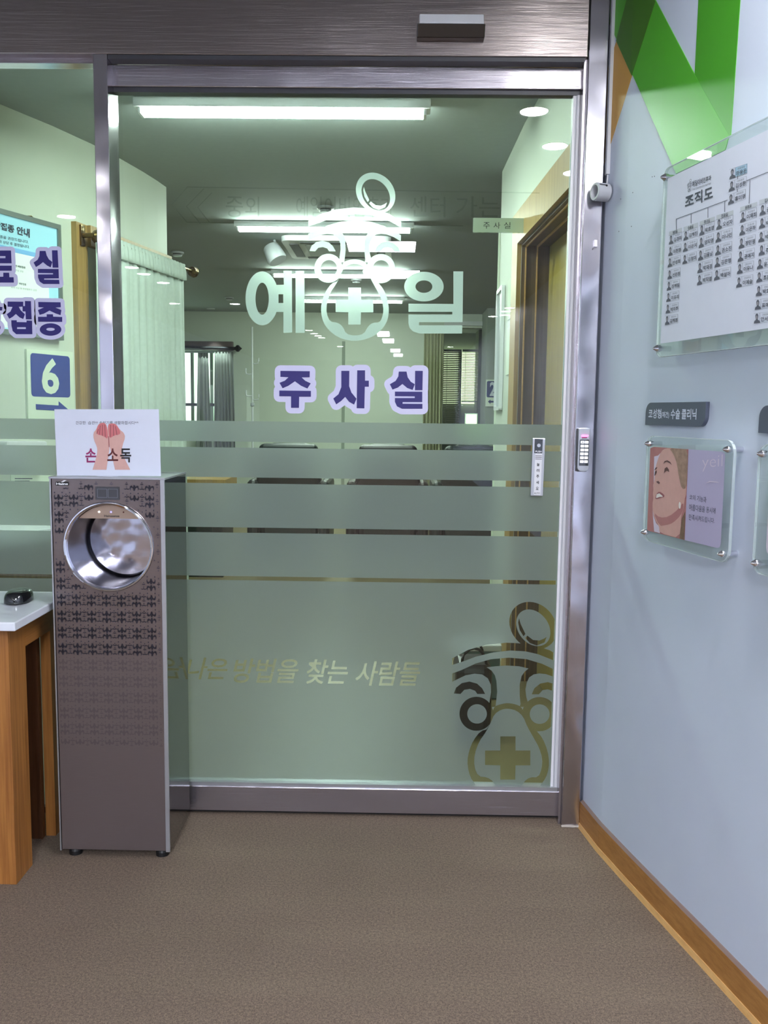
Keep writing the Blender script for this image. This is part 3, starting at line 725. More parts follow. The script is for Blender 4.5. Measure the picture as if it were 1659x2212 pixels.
# ------------------------------------------------------------------ acrylic boards on the right wall
def board(name, label, cat, px_tl, px_tr, px_br, px_bl, stand=.022, thick=.005, smax=None, rad=.02, group=None):
    """flat sheet standing off the wall; returns thing and plane mapping from pixels"""
    s0, z1 = wall_hit(*px_tl); s1, z2 = wall_hit(*px_tr); s3, z0 = wall_hit(*px_bl); s2, z3 = wall_hit(*px_br)
    return s0, s1, (z1+z2)/2, (z0+z3)/2
def plane_from(s0, s1, off):
    A, B = wall_at(s0, 0, off), wall_at(s1, 0, off); u = (B-A).normalized(); n = Vector((u.y, -u.x, 0))
    return A, u, n
class Board:
    def __init__(s, sa, sb, off):
        s.A, s.u, s.n = plane_from(sa, sb, off); s.w = (wall_at(sb, 0, off)-s.A).length
    def p(s, u, v, d=0): return Vector((s.A.x+s.u.x*u+s.n.x*d, s.A.y+s.u.y*u+s.n.y*d, v))
    def hit(s, px, py, d=0):
        r = ray(px, py); A = s.A+s.n*d; k = (A.x*s.n.x+A.y*s.n.y)/(r.x*s.n.x+r.y*s.n.y)
        q = Vector((r.x*k, r.y*k, CAMH+r.z*k)); return ((q-s.A).dot(s.u), q.z)
def standoff(bd, u, v, parent, stand, r=.0095):
    q = bd.p(u, v, 0); n = bd.n
    back = q-n*stand
    mk('standoff', lathe(back, n, [(0, r*.8), (stand-.001, r*.8), (stand-.001, r), (stand+.007, r), (stand+.008, r*.9), (stand+.016, r*.35), (stand+.018, .0005)], 20), M['chrome'], parent, smooth='auto')
def sheet(bd, u0, u1, v0, v1, rad, parent, thick=.005):
    out = rrect(u0, u1, v0, v1, (rad,)*4, 8)
    mk('acrylic_sheet', lift(region([(out, True)]), bd.p, thick/2, -thick/2), M['acrylic'], parent)
    V, F = [], []; n = len(out)
    for d in (thick/2+.0002, -thick/2-.0002):
        for (a, b) in out:
            V.append(bd.p(a, b, d))
    ce = ((u0+u1)/2, (v0+v1)/2)
    for d in (thick/2+.0002, -thick/2-.0002):
        for (a, b) in out:
            l = hypot(a-ce[0], b-ce[1]); V.append(bd.p(a-(a-ce[0])/l*.0022, b-(b-ce[1])/l*.0022, d))
    for i in range(n):
        j = (i+1) % n
        F += [(i, j, j+n, i+n), (i, i+2*n, j+2*n, j), (i+n, j+n, j+3*n, i+3*n)]
    mk('polished_edge', (V, F), M['acrylic_edge'], parent)

# organisation chart: bounds taken on the wall
sA, zA = wall_hit(1434, 385); sB = wall_hit(1659, 300)[0]; zT = 1.925; zB = 1.452
oc = Board(sA-.004, sB, .030)
ch = thing('organization_chart', 'large staff organization chart on clear acrylic board, upper right wall', 'wall chart', tuple(oc.p(0, zB)))
ul, _ = oc.hit(1428, 560); W_ = .80
ulp = oc.hit(1434, 500)[0]
zTop = (oc.hit(1453, 354)[1]+oc.hit(1659, 257)[1])/2; zBot = (oc.hit(1421, 769)[1]+oc.hit(1659, 749)[1])/2
sheet(oc, ul, ul+W_, zBot, zTop, .022, ch, .006)
C7 = lambda x, y: (1380+x/4.914, 330+y/4.914)
def cp(x, y, d=.0036): return oc.hit(*C7(x, y), d)
pTop = (cp(305, 265)[1]+cp(895, 0)[1])/2; pBot = (cp(230, 2020)[1]+cp(1371, 1870)[1])/2; pL = cp(270, 1100)[0]
mk('chart_paper', lift(region([([(pL, pBot), (ul+W_-.03, pBot), (ul+W_-.03, pTop), (pL, pTop)], True)]), oc.p, .0036, .0030), M['paper'], ch)
for u, v in ((cp(262, 210)[0]+.012, zTop-.022), (cp(195, 2075)[0]+.004, zBot+.022), (ul+W_-.02, zTop-.022), (ul+W_-.02, zBot+.022)): standoff(oc, u, v, ch, .030, .009)
PR = lambda vf, d=.0042: fixw(lift(vf, oc.p, d))
def cq(vf, tl, tr, br, bl):
    q = quadmap(vf, C7(*tl), C7(*tr), C7(*br), C7(*bl))
    return [oc.hit(x, y, .0042) for x, y in q[0]], q[1]
unit = region([([(0, 0), (1, 0), (1, 1), (0, 1)], True)])
mk('chart_title', PR(cq(text2d('조직도', .03, 1.1), (490, 460), (785, 345), (785, 490), (490, 590))), M['ink'], ch, label='bold chart title')
mk('clinic_name', PR(cq(text2d('예일이비인후과', .02), (566, 300), (768, 235), (768, 292), (566, 368))), M['ink'], ch)
mk('clinic_subtitle', PR(cq(text2d('Yeil Otorhinolaryngology', .0), (568, 378), (765, 308), (765, 335), (568, 408))), M['ink_soft'], ch)
lg = [([((x-666)/(867-666), 1-(y-372)/(738-372)) for x, y in p], on) for p, on in logo]
mk('small_emblem', PR(cq(region(lg), (513, 300), (562, 270), (560, 405), (513, 430))), M['ink_soft'], ch)
# connector lines
def seg(a, b, wd=7): return cq(unit, (a[0]-wd/2 if a[0] == b[0] else a[0], a[1]-wd/2), (b[0]+wd/2 if a[0] == b[0] else b[0], b[1]-wd/2) if a[0] != b[0] else (a[0]+wd/2, a[1]), (b[0]+wd/2 if a[0] == b[0] else b[0], b[1]+wd/2), (b[0]-wd/2, b[1]) if a[0] == b[0] else (a[0], a[1]+wd/2))
segs = [((395, 705), (940, 502)), ((1140, 298), (1371, 205)), ((398, 705), (398, 815)), ((555, 648), (555, 750)), ((733, 585), (733, 690)), ((912, 515), (912, 630)), ((1180, 290), (1170, 540)), ((1048, 240), (1048, 280)), ((1045, 385), (1045, 415))]
parts = []
for a, b in segs:
    P = []
    import itertools
    ang = math.atan2(b[1]-a[1], b[0]-a[0]); nx, ny = -sin(ang)*3.4, cos(ang)*3.4
    parts.append(cq(unit, (a[0]-nx, a[1]-ny), (b[0]-nx, b[1]-ny), (b[0]+nx, b[1]+ny), (a[0]+nx, a[1]+ny)))
mk('connector_lines', PR(join2(*parts)), M['ink_line'], ch, kind='stuff')
head = smooth([(.26, .60), (.26, .84), (.40, .97), (.60, .97), (.74, .84), (.74, .60), (.66, .42), (.66, .34), (.92, .26), (1.0, 0), (1.0, 0), (0, 0), (0, 0), (.08, .26), (.34, .34), (.34, .42)], 1)
hshape = region([(head, True)]); fshape = region([(ell(.5, .62, .16, .20, 0, 16), True)])
ROLE = '간호조무사'
cols = [  # header word, header quad left x,y, right x,y ; width ; entries (x, y, name)
    ('병동', 320, 838, 458, 795, [(318, 880, '김경리'), (311, 1003, '이현영'), (305, 1122, '안성희'), (303, 1250, '신민정'), (295, 1370, '진혜림'), (290, 1490, '이유리'), (284, 1612, '박미주'), (276, 1733, '김혜정')]),
    ('수술실', 475, 790, 628, 738, [(472, 838, '김혜진'), (466, 960, '이은지'), (461, 1090, '김정미')]),
    ('주사실', 645, 730, 806, 675, [(640, 775, '박효영'), (634, 905, '양지영'), (627, 1040, '김율남'), (620, 1172, '박재경'), (616, 1300, '박지영')]),
    ('진료실', 822, 665, 1003, 608, [(820, 712, '오선자'), (812, 848, '이나인'), (808, 985, '권소진'), (802, 1112, '김은영'), (796, 1248, '백설아')]),
    ('원무과', 1075, 578, 1255, 520, [(1073, 635, '이재희'), (1066, 772, '이은하'), (1058, 912, '정민영'), (1048, 1050, '권예지'), (1040, 1182, '이유나'), (1032, 1325, '이예슬')]),
    ('검사실', 1278, 503, 1470, 445, [(1280, 560, '권혜인'), (1274, 700, '박은정'), (1266, 845, '박수진'), (1270, 985, '주미선'), (1252, 1130, '윤지혜'), (1245, 1270, '조은별'), (1240, 1415, '박효진'), (1230, 1560, '표예린'), (1220, 1705, '안서현')])]
hb, hl, fr_, nm, rl, bx = [], [], [], [], [], []
def cell(x, y, wd, name, sl, hgt=100, role=ROLE):
    y2 = y+sl*wd
    def q(u0, u1, v0, v1):  # v down
        f = lambda u, v: (x+u*wd, y+sl*u*wd+v*hgt)
        return f(u0, v0), f(u1, v0), f(u1, v1), f(u0, v1)
    for s_ in ((0, 1, 0, .018), (0, 1, .982, 1), (.985, 1, 0, 1), (.33, .345, 0, 1)): bx.append(cq(unit, *q(*s_)))
    hl.append(cq(hshape, *q(.0, .34, .02, 1.0))); fr_.append(cq(fshape, *q(.0, .34, .05, 1.0)))
    rl.append(cq(text2d(role, .01), *q(.48, .88, .12, .32))); nm.append(cq(text2d(name, .02), *q(.40, .97, .42, .88)))
for ci, (hd, x0, y0, x1, y1, ents) in enumerate(cols):
    wd = x1-x0; sl = (y1-y0)/wd
    hb.append(cq(unit, (x0, y0), (x1, y1), (x1, y1+46), (x0, y0+46))); nm.append(cq(text2d(hd, .02), (x0+wd*.3, y0+sl*wd*.3+6), (x0+wd*.68, y0+sl*wd*.68+6), (x0+wd*.68, y0+sl*wd*.68+44), (x0+wd*.3, y0+sl*wd*.3+44)))
    for (x, y, n_) in ents:
        s2 = -.10-(.32*(1-(y-300)/1700.))if False else sl*(1-(y-y0)/1750.)
        cell(x, y, wd, n_, s2, 96 if ci < 2 else 108, ['수간호사', '간호사', '간호조무사'][min(2, ents.index((x, y, n_)))])
for (x, y, n_) in ((960, 178, '마용운'), (953, 310, '김성환'), (945, 448, '홍미영')): cell(x, y, 190, n_, -.33, 106, '대표원장')
blu = cq(unit, (1020, 160), (1152, 112), (1150, 212), (1018, 258))
mk('name_highlight', PR(blu, .0040), mat('pale_blue', (168, 200, 222), .7), ch, label='pale blue box behind the top name')
mk('heading_boxes', PR(join2(*hb), .0039), mat('pale_gray', (190, 196, 204), .7), ch, kind='stuff')
mk('cell_borders', PR(join2(*bx)), M['ink_soft'], ch, kind='stuff')
mk('portrait_silhouettes', PR(join2(*hl)), mat('portrait', (88, 90, 104), .7), ch, kind='stuff')
mk('portrait_faces', PR(join2(*fr_), .0045), mat('portrait_face', (150, 148, 156), .7), ch, kind='stuff')
mk('staff_names', PR(join2(*nm), .0045), M['ink'], ch, kind='stuff'); mk('staff_roles', PR(join2(*rl), .0045), M['ink_soft'], ch, kind='stuff')

# clinic name plates
C8 = lambda x, y: (1360+x/5.027, 820+y/5.027)
def name_plate(label, px, py_t, py_b, wd, words):
    s0, z1 = wall_hit(px, py_t); _, z0 = wall_hit(px, py_b); bd = Board(s0, s0+wd, .004)
    t = thing('name_plate', label, 'name plate', tuple(bd.p(0, z0)), group='grey clinic name plates')
    mk('plate', lift(region([(rrect(0, wd, z0, z1, (0, .026, 0, .026), 8), True)]), bd.p, .006, -.012), M['plate'], t, bevel=.0008)
    if words:
        for wtxt, u0, u1, f0, f1 in words:
            mk('lettering', fixw(lift(boxmap(text2d(wtxt, .02), u0*wd, u1*wd, z0+(z1-z0)*f0, z0+(z1-z0)*f1), bd.p, .0066)), M['plate_text'], t)
    return bd
name_plate('grey plate with white lettering above the framed woman picture', 1403, 870, 918, .285, [('코성형', .06, .29, .30, .72), ('(재건)', .29, .43, .30, .60), ('수술', .455, .61, .28, .72), ('클리닉', .635, .87, .28, .72)])
name_plate('grey plate cut off by the right edge of the photo', 1650, 876, 935, .285, None)

def pic_frame(label, pxl, pxr, py, z0, z1):
    s0 = wall_hit(pxl, py)[0]; s1 = wall_hit(pxr, py)[0] if pxr else s0+.36
    bd = Board(s0, s1, .030)
    u0 = bd.hit(pxl, py)[0]; u1 = bd.hit(pxr, py)[0] if pxr else u0+.36
    t = thing('picture_frame', label, 'picture frame', tuple(bd.p(u0, z0)), group='clear acrylic picture frames')
    sheet(bd, u0, u1, z0, z1, .03, t, .006)
    for u, v in ((u0+.016, z0+.022), (u1-.020, z0+.02), (u0+.016, z1-.02), (u1-.020, z1-.02)): standoff(bd, u, v, t, .030, .008)
    bd.u0 = u0
    return bd, t
bdt = Board(wall_hit(1394, 1000)[0], wall_hit(1583, 1000)[0], .030)
zF1 = (bdt.hit(1400, 942)[1]+bdt.hit(1571, 949)[1])/2; zF0 = (bdt.hit(1398, 1168)[1]+bdt.hit(1559, 1214)[1])/2
bd, pf = pic_frame('clear acrylic frame holding picture of a smiling blonde woman with folded arm', 1394, 1583, 1070, zF0, zF1)
def pq(pts, d=.0036): return [bd.hit(*C8(x, y), d) for x, y in pts]
def pr(name, pts, m, d, label=None, holes=(), sm=0):
    L = [(pq(smooth(pts, sm) if sm else pts), True)]+[(pq(h), False) for h in holes]
    return mk(name, fixw(lift(region(L), bd.p, d)), M[m], pf, label=label)
pr('picture_print', [(262, 730), (640, 757), (598, 1742), (215, 1645), (190, 1632), (225, 745)], 'skin_deep', .0036)
pr('lavender_panel', [(640, 757), (1010, 783), (1030, 798), (1038, 830), (990, 1780), (980, 1815), (955, 1830), (598, 1742)], 'lavender', .0036, 'lavender half with writing')
pr('backdrop', [(268, 835), (310, 825), (335, 800), (300, 920), (275, 1060), (262, 1140)], 'lilac_pale', .0039)
pr('backdrop', [(250, 1370), (262, 1480), (290, 1560), (330, 1600), (330, 1668), (268, 1650), (255, 1500)], 'lilac_pale', .0039)
pr('face', [(335, 800), (370, 755), (430, 742), (500, 760), (560, 850), (600, 960), (625, 1180), (600, 1300), (590, 1400), (560, 1480), (560, 1728), (325, 1666), (325, 1595), (280, 1520), (255, 1440), (250, 1350), (262, 1285), (255, 1235), (262, 1190), (255, 1150), (268, 1110), (275, 1060), (275, 1000), (290, 930), (312, 860)], 'skin', .0042, 'upturned smiling face', sm=1)
pr('neck_shadow', [(262, 1440), (330, 1500), (430, 1490), (540, 1400), (585, 1330), (590, 1400), (555, 1480), (470, 1560), (400, 1580), (325, 1590)], 'skin_deep', .0044, sm=1)
pr('hair', [(430, 744), (560, 752), (638, 758), (630, 1000), (622, 1180), (570, 1190), (540, 1060), (520, 920), (480, 800)], 'hair', .0046, 'swept blonde hair', sm=1)
pr('hair_lock', [(608, 1430), (570, 1510), (545, 1722), (598, 1738)], 'hair_deep', .0046)
pr('ear', [(575, 1210), (605, 1178), (624, 1220), (606, 1300), (588, 1275)], 'skin', .0050, sm=1)
pr('earring', ell(550, 1365, 12, 38, 0, 16), 'teeth', .0050)
pr('eyebrow', [(370, 915), (385, 885), (415, 876), (445, 893), (465, 928), (440, 908), (410, 893), (388, 900)], 'feature', .0048)
pr('eyebrow', [(272, 985), (288, 955), (308, 950), (295, 972)], 'feature', .0048)
pr('eye', [(378, 1018), (385, 965), (410, 948), (430, 975), (436, 1003), (410, 990), (392, 1000)], 'feature', .0048)
pr('eye', [(274, 1045), (280, 1000), (300, 985), (300, 1010), (284, 1040)], 'feature', .0048)
pr('nostril', [(292, 1108), (318, 1100), (336, 1122), (322, 1135), (306, 1122)], 'feature', .0048)
pr('lips', [(280, 1290), (296, 1240), (328, 1212), (380, 1248), (384, 1276), (340, 1280), (300, 1300)], 'lip', .0048, sm=1)
pr('teeth', [(292, 1280), (300, 1246), (328, 1234), (362, 1262), (366, 1272), (330, 1274), (300, 1286)], 'teeth', .0050)
def pt(name, txt, tl, tr, br, bl, m, bold=0):
    q = quadmap(text2d(txt, bold), C8(*tl), C8(*tr), C8(*br), C8(*bl))
    mk(name, fixw(lift(([bd.hit(x, y, .0040) for x, y in q[0]], q[1]), bd.p, .0040)), M[m], pf)
pt('clinic_word', 'yeil', (790, 830), (1012, 812), (1005, 985), (787, 998), 'lilac_pale', -.015)
pt('slogan_line', '코의 기능과', (650, 1248), (835, 1272), (833, 1340), (648, 1300), 'ink')
pt('slogan_line', '아름다움을 동시에', (648, 1350), (935, 1395), (930, 1458), (645, 1420), 'ink')
pt('slogan_line', '만족시켜드립니다.', (645, 1460), (925, 1505), (920, 1562), (642, 1525), 'ink')
pr('curl_mark', [(820, 1132), (870, 1100), (950, 1108), (978, 1118), (940, 1118), (875, 1112)], 'lilac_pale', .0040)
# second frame, cut by the picture edge
bd2, pf2 = pic_frame('clear acrylic frame with pink picture, cut by the photo edge', 1635, None, 1080, zF0-.002, zF1-.004)
bq = lambda u, v, d: bd2.p(u+bd2.u0, v, d)
mk('picture_print', fixw(lift(region([(rrect(.045, .31, zF0+.04, zF1-.05, (.02,)*4), True)]), bq, .0036)), M['lilac_pale'], pf2)
mk('fingers', fixw(lift(region([(smooth([(.05, zF0+.06), (.05, zF0+.13), (.065, zF0+.16), (.10, zF0+.13), (.16, zF0+.12), (.2, zF0+.05), (.1, zF0+.045)], 1), True)]), bq, .0040)), M['skin_pink'], pf2)
mk('portrait', fixw(lift(region([(smooth([(.06, zF0+.17), (.08, zF0+.21), (.14, zF0+.22), (.2, zF0+.19), (.2, zF0+.13), (.1, zF0+.14)], 1), True)]), bq, .0042)), M['skin'], pf2)
# tiny screw holes left in the wall
for px, py, lh in ((1409, 382, 'left one of the pair nearest the chart'), (1414, 381, 'right one of the pair nearest the chart'), (1367, 416, 'upper one above the pale patch'), (1341, 430, 'lower middle one'), (1364, 489, 'right one of the lower pair'), (1337, 500, 'leftmost, lowest one')):
    s, z = wall_hit(px, py); q = wall_at(s, z); mk('screw_hole', lathe(q, (wall_at(s, z, 1)-q), [(0, .0016), (.0006, .0014)], 8), M['ink'], None, 'dark screw hole in wall left of chart, '+lh, 'screw hole', group='screw holes in the wall')

# ------------------------------------------------------------------ hand sanitizer machine
mx0, mx1, my0, my1, mz0 = -.963, -.642, 2.478, 2.728, .022
mz1 = 1.113
sm_ = thing('hand_sanitizer_machine', 'tall steel hand sanitizer machine with round opening, beside the desk', 'hand sanitizer', ((mx0+mx1)/2, (my0+my1)/2, 0))
cx, cz_, R = onY(235, 1181, my0).x, onY(235, 1181, my0).z, .1215
# front panel with a round hole
fr2 = lambda u, v, d: Vector((u, my0-d, v))
hole = ell(cx, cz_, R, R, 0, 64)
mk('front_panel', lift(region([([(mx0+.004, mz0+.004), (mx1-.012, mz0+.004), (mx1-.012, mz1-.006), (mx0+.004, mz1-.006)], True), (hole, False)]), fr2, 0, -.006), M['steel_machine'], sm_)
t_ = .006
mk('cabinet', join(box(mx0, mx0+t_, my0, my1, mz0, mz1-.004), box(mx0+t_, mx1-t_, my1-t_, my1, mz0, mz1-.004), box(mx0+t_, mx1-t_, my0+.007, my1-t_, mz0, mz0+t_)), M['steel_machine'], sm_)
mk('side_panel', box(mx1-t_, mx1, my0+.004, my1, mz0, mz1-.004), M['steel_mirror'], sm_, label='mirror-like right side panel')
mk('corner_trim', box(mx1-.012, mx1, my0-.002, my0+.004, mz0, mz1-.004), M['silver'], sm_, label='bright right corner trim', bevel=.001)
mk('corner_trim', box(mx0, mx0+.004, my0-.002, my0, mz0, mz1-.004), M['silver'], sm_, bevel=.0005)
mk('top_plate', box(mx0-.002, mx1+.002, my0-.003, my1, mz1-.006, mz1), M['silver'], sm_, bevel=.001)
for fx_ in (mx0+.035, mx1-.03):
    for fy_ in (my0+.03, my1-.03): mk('foot', lathe((fx_, fy_, 0), (0, 0, 1), [(0, .019), (.012, .019), (.022, .014)], 20), M['black'], sm_)
mk('opening_rim', lathe((cx, my0-.006, cz_), (0, 1, 0), [(0.003, R+.006), (0, R+.004), (-.0005, R+.001), (.002, R-.003), (.012, R-.004), (.012, R), (.006, R+.006), (.003, R+.006)], 64, cap=False), M['chrome'], sm_, smooth='auto')
dep = .20
mk('drum', lathe((cx, my0, cz_), (0, 1, 0), [(0, R-.003), (dep*.8, R-.006), (dep*.8+.004, R-.010), (dep*.8+.003, R-.014)], 64, cap=False), M['steel_drum'], sm_, smooth='auto')
# dished back of the drum with rings
pf_ = [(dep*.8+.003, R-.014), (dep*.8+.010, R-.018), (dep*.8+.024, R-.030), (dep*.8+.036, R-.047), (dep*.8+.043, .058), (dep*.8+.040, .054), (dep*.8+.047, .049), (dep*.8+.044, .044), (dep*.8+.051, .038), (dep*.8+.048, .033), (dep*.8+.054, .026), (dep*.8+.055, .0)]
mk('bowl', lathe((cx, my0, cz_), (0, 1, 0), pf_[:-1]+[(dep*.8+.055, .001)], 64), M['steel_bowl'], sm_, smooth='auto')
# sensor strip across the top of the opening
chord = [(cx+(R-.005)*cos(radians(a_)), cz_+(R-.005)*sin(radians(a_))) for a_ in range(42, 139, 6)]
mk('sensor_strip', lift(region([(chord, True)]), fr2, -.012, -.05), mat('sensor_metal', (168, 146, 130), .35, .7), sm_, label='brushed strip with indicator lights')
sx = lambda px: onY(px, 1107, my0).x; sz = lambda py: onY(235, py, my0).z
for px, mm in ((211, 'white_led'), (237, 'blue_led'), (264, 'maroon')): mk('indicator_light', lathe((sx(px), my0+.012, sz(1107)), (0, -1, 0), [(0, .0022), (.0015, .002)], 12), M[mm], sm_)
mk('strip_word', fixw(lift(boxmap(text2d('Hainssense', .02), sx(222), sx(255), sz(1118), sz(1113)), fr2, -.0115)), M['ink_black'], sm_)
# display window
d0, d1 = onY(206, 1051, my0), onY(259, 1080, my0)
mk('display_window', lift(region([(rrect(d0.x, d1.x, d1.z, d0.z, (.003,)*4), True)]), fr2, .0015, 0), M['dark_gray'], sm_)
for a_, b_ in ((.08, .48), (.52, .92)):
    xa_, xb_ = d0.x+(d1.x-d0.x)*a_, d0.x+(d1.x-d0.x)*b_
    mk('display_line', lift(region([([(xa_, d1.z+.006), (xb_, d1.z+.006), (xb_, d0.z-.006), (xa_, d0.z-.006)], True), ([(xa_+.001, d1.z+.007), (xb_-.001, d1.z+.007), (xb_-.001, d0.z-.007), (xa_+.001, d0.z-.007)], False)]), fr2, .0018, .001), M['ink_soft'], sm_)
l0, l1 = onY(120, 1037, my0), onY(149, 1049, my0)
bdg = mk('badge', lift(region([(rrect(l0.x, l1.x, l1.z, l0.z-.004, (.003,)*4), True)]), fr2, .0015, 0), M['black'], sm_)
mk('badge_word', fixw(lift(boxmap(text2d('Hains', .04), l0.x+.002, l1.x-.002, l1.z+.002, l0.z-.007), fr2, .0018)), M['white_plastic'], bdg)
mk('badge_leaf', lift(region([([(l0.x+.014, l0.z-.006), (l0.x+.024, l0.z), (l1.x-.006, l0.z), (l1.x-.014, l0.z-.005)], True)]), fr2, .0018, .001), M['white_plastic'], bdg)
# printed damask pattern (flat print), weaker reflection lower down painted as a fainter colour
anchor = [(-.06, .02), (.06, .02), (.10, .16), (.22, .06), (.36, .10), (.40, .30), (.30, .44), (.30, .26), (.18, .20), (.10, .30), (.06, .44), (-.06, .44), (-.10, .30), (-.18, .20), (-.30, .26), (-.30, .44), (-.40, .30), (-.36, .10), (-.22, .06), (-.10, .16)]
leaf = [(-.22, -.02), (-.1, .07), (0, .03), (.1, .07), (.22, -.02), (.08, 0), (0, -.05), (-.08, 0)]
cw, chh = .0425, .0470
hi, lo = [], []
ncol = int((mx1-.018-mx0-.008)/cw)
for j in range(0, 26):
    for i in range(-1, 9):
        for kind, shp, ox, oy, sx_, sy_ in (('a', anchor, 0, 0, .78, .85), ('a', anchor, 0, 0, .78, -.85), ('l', leaf, .5, .25, 1, 1), ('l', leaf, .5, -.25, 1, -1), ('l', leaf, .5, .0, .6, 1), ('d', ell(.25, .48, .05, .05, 0, 6), 0, 0, 1, 1), ('d', ell(-.25, .48, .05, .05, 0, 6), 0, 0, 1, 1), ('d', ell(.5, .12, .045, .04, 0, 6), 0, 0, 1, 1), ('d', ell(.5, -.14, .045, .04, 0, 6), 0, 0, 1, 1), ('d', ell(.5, .38, .04, .05, 0, 6), 0, 0, 1, 1)):
            ccx = mx0+.024+i*cw; ccz = mz1-.020-j*chh
            pts = [(ccx+(ox+x*sx_)*cw, ccz+(oy+y*sy_)*chh) for x, y in shp]
            if sy_ < 0: pts = list(reversed(pts))
            if any(hypot(x-cx, z-cz_) < R+.008 or x < mx0+.006 or x > mx1-.014 or z > mz1-.01 for x, z in pts): continue
            if any(d0.x-.003 < x < d1.x+.003 and d1.z-.003 < z < d0.z+.003 for x, z in pts): continue
            if any(x < l1.x+.004 and z > l1.z-.004 for x, z in pts): continue
            z_ = pts[0][1]
            if z_ < .34: continue
            v = region([(pts, True)])
            (hi if z_ > .61 else lo).append(v)
mk('damask_pattern', fixw(lift(join2(*hi), fr2, .0004)), M['damask'], sm_, kind='stuff', label='dark damask print on the upper front')
mk('damask_pattern', fixw(lift(join2(*lo), fr2, .0004)), M['damask_weak_gloss'], sm_, kind='stuff', label='damask print on the lower front, coloured faint for weak reflection')

# ------------------------------------------------------------------ paper sign on the machine
PY = my0+.03
C3 = lambda x, y: (100+x/6.38, 880+y/6.38)
pB = mz1+.0005
q4 = [onY(*C3(x, y), PY) for x, y in ((110, 22), (1550, 22), (1580, 945), (148, 945))]
ps = thing('paper_sign', 'white hand-washing notice with cupped hands standing on the sanitizer machine', 'paper sign', ((q4[2].x+q4[3].x)/2, PY, pB))
dz = pB-(q4[2].z+q4[3].z)/2
def sfn(x, y, d): q = onY(*C3(x, y), PY); return Vector((q.x, PY-d, max(q.z+dz, pB)))
def sg(name, pts, m, d, label=None, t=None, sm=0): return mk(name, fixw(lift(region([(smooth(pts, sm) if sm else pts, True)]), sfn, d)) if t is None else lift(region([(pts, True)]), sfn, d, t), M[m], ps, label=label)
sg('sheet', [(110, 22), (1550, 22), (1580, 945), (148, 945)], 'paper', 0, t=-.0012)
sg('inner_sheet', [(700, 945), (690, 900), (980, 900), (990, 945)], 'paper', .0003)
def stx(name, txt, x0, x1, y0, y1, m, d, bold=0): return mk(name, fixw(lift(quadmap(text2d(txt, bold), (x0, y0), (x1, y0), (x1, y1), (x0, y1)), sfn, d)), M[m], ps)
stx('notice_line', '건강한  습관!!! 손씻기를 생활화합시다^^', 405, 1270, 185, 232, 'ink', .0006)
stx('headline', '손', 540, 690, 562, 755, 'magenta', .0012, .02); 
sg('left_arm', [(640, 856), (640, 856), (640, 856), (690, 690), (705, 600), (700, 540), (655, 440), (648, 350), (690, 300), (720, 225), (770, 205), (820, 215), (845, 290), (858, 380), (862, 460), (875, 540), (855, 680), (830, 856), (830, 856), (830, 856)], 'skin', .0008, 'left forearm and cupped hand', sm=1)
sg('right_arm', [(948, 856), (948, 856), (948, 856), (915, 700), (880, 560), (862, 460), (858, 380), (845, 300), (855, 225), (900, 215), (960, 222), (1020, 310), (1070, 345), (1090, 410), (1050, 520), (1040, 620), (1090, 720), (1158, 856), (1158, 856), (1158, 856)], 'skin', .0009, 'right forearm and cupped hand', sm=1)
sg('left_palm', [(715, 235), (770, 208), (818, 218), (842, 290), (855, 440), (780, 385), (700, 370), (690, 320)], 'skin_pink', .0011, 'pink palm', sm=1)
sg('right_palm', [(856, 230), (900, 218), (960, 225), (1020, 320), (1020, 370), (940, 380), (870, 430), (858, 330)], 'skin_pink', .0011, 'pink palm', sm=1)
for a_, b_ in (((745, 250), (735, 370)), ((775, 240), (775, 385)), ((808, 240), (815, 400)), ((720, 300), (700, 355)), ((890, 240), (885, 400)), ((925, 240), (930, 385)), ((955, 260), (975, 375)), ((860, 400), (868, 540))):
    sg('finger_crease', stroke(a_, b_, 5.5, 3), 'crease', .0013)
stx('headline_part', '소', 842, 992, 562, 735, 'maroon', .0014, .02); stx('headline_part', '독', 1020, 1172, 562, 755, 'ink_black', .0014, .02)

# ------------------------------------------------------------------ desk with marble top and mouse
dz1 = .75; edge = .0235
c1_ = onZ(32, 1345, dz1); xR = c1_.x-.0; yF = c1_.y; yBk = 2.66
desk = thing('reception_desk', 'wooden reception desk with white marble top at left edge', 'desk', (-1.6, 2.45, 0))
mk('desktop', box(-2.4, xR, yF, yBk, dz1-edge, dz1), M['marble'], desk, bevel=.003, label='white marble top')
f0, f1 = onZ(36, 1911, 0), onZ(72, 1868, 0)
bx1 = f0.x; by0 = f0.y; leg = max(.05, f1.y-f0.y)
zt2 = dz1-edge; rail = .085
mk('front_panel', box(-2.38, bx1-.05, by0, by0+.02, 0, zt2), M['oak'], desk)
mk('front_post', box(bx1-.05, bx1, by0, by0+leg, 0, zt2), M['oak'], desk, bevel=.001)
mk('side_rail', box(bx1-.03, bx1, by0+leg, yBk-.05, zt2-rail, zt2), M['oak_y'], desk)
mk('back_post', box(bx1-.03, bx1, yBk-.05, yBk-.01, 0, zt2), M['oak'], desk)
mk('inner_panel', box(-2.38, bx1-.032, onZ(90, 1812, 0).y, onZ(90, 1812, 0).y+.02, 0, zt2-.001), M['oak_dark'], desk, label='dark recessed inner panel')
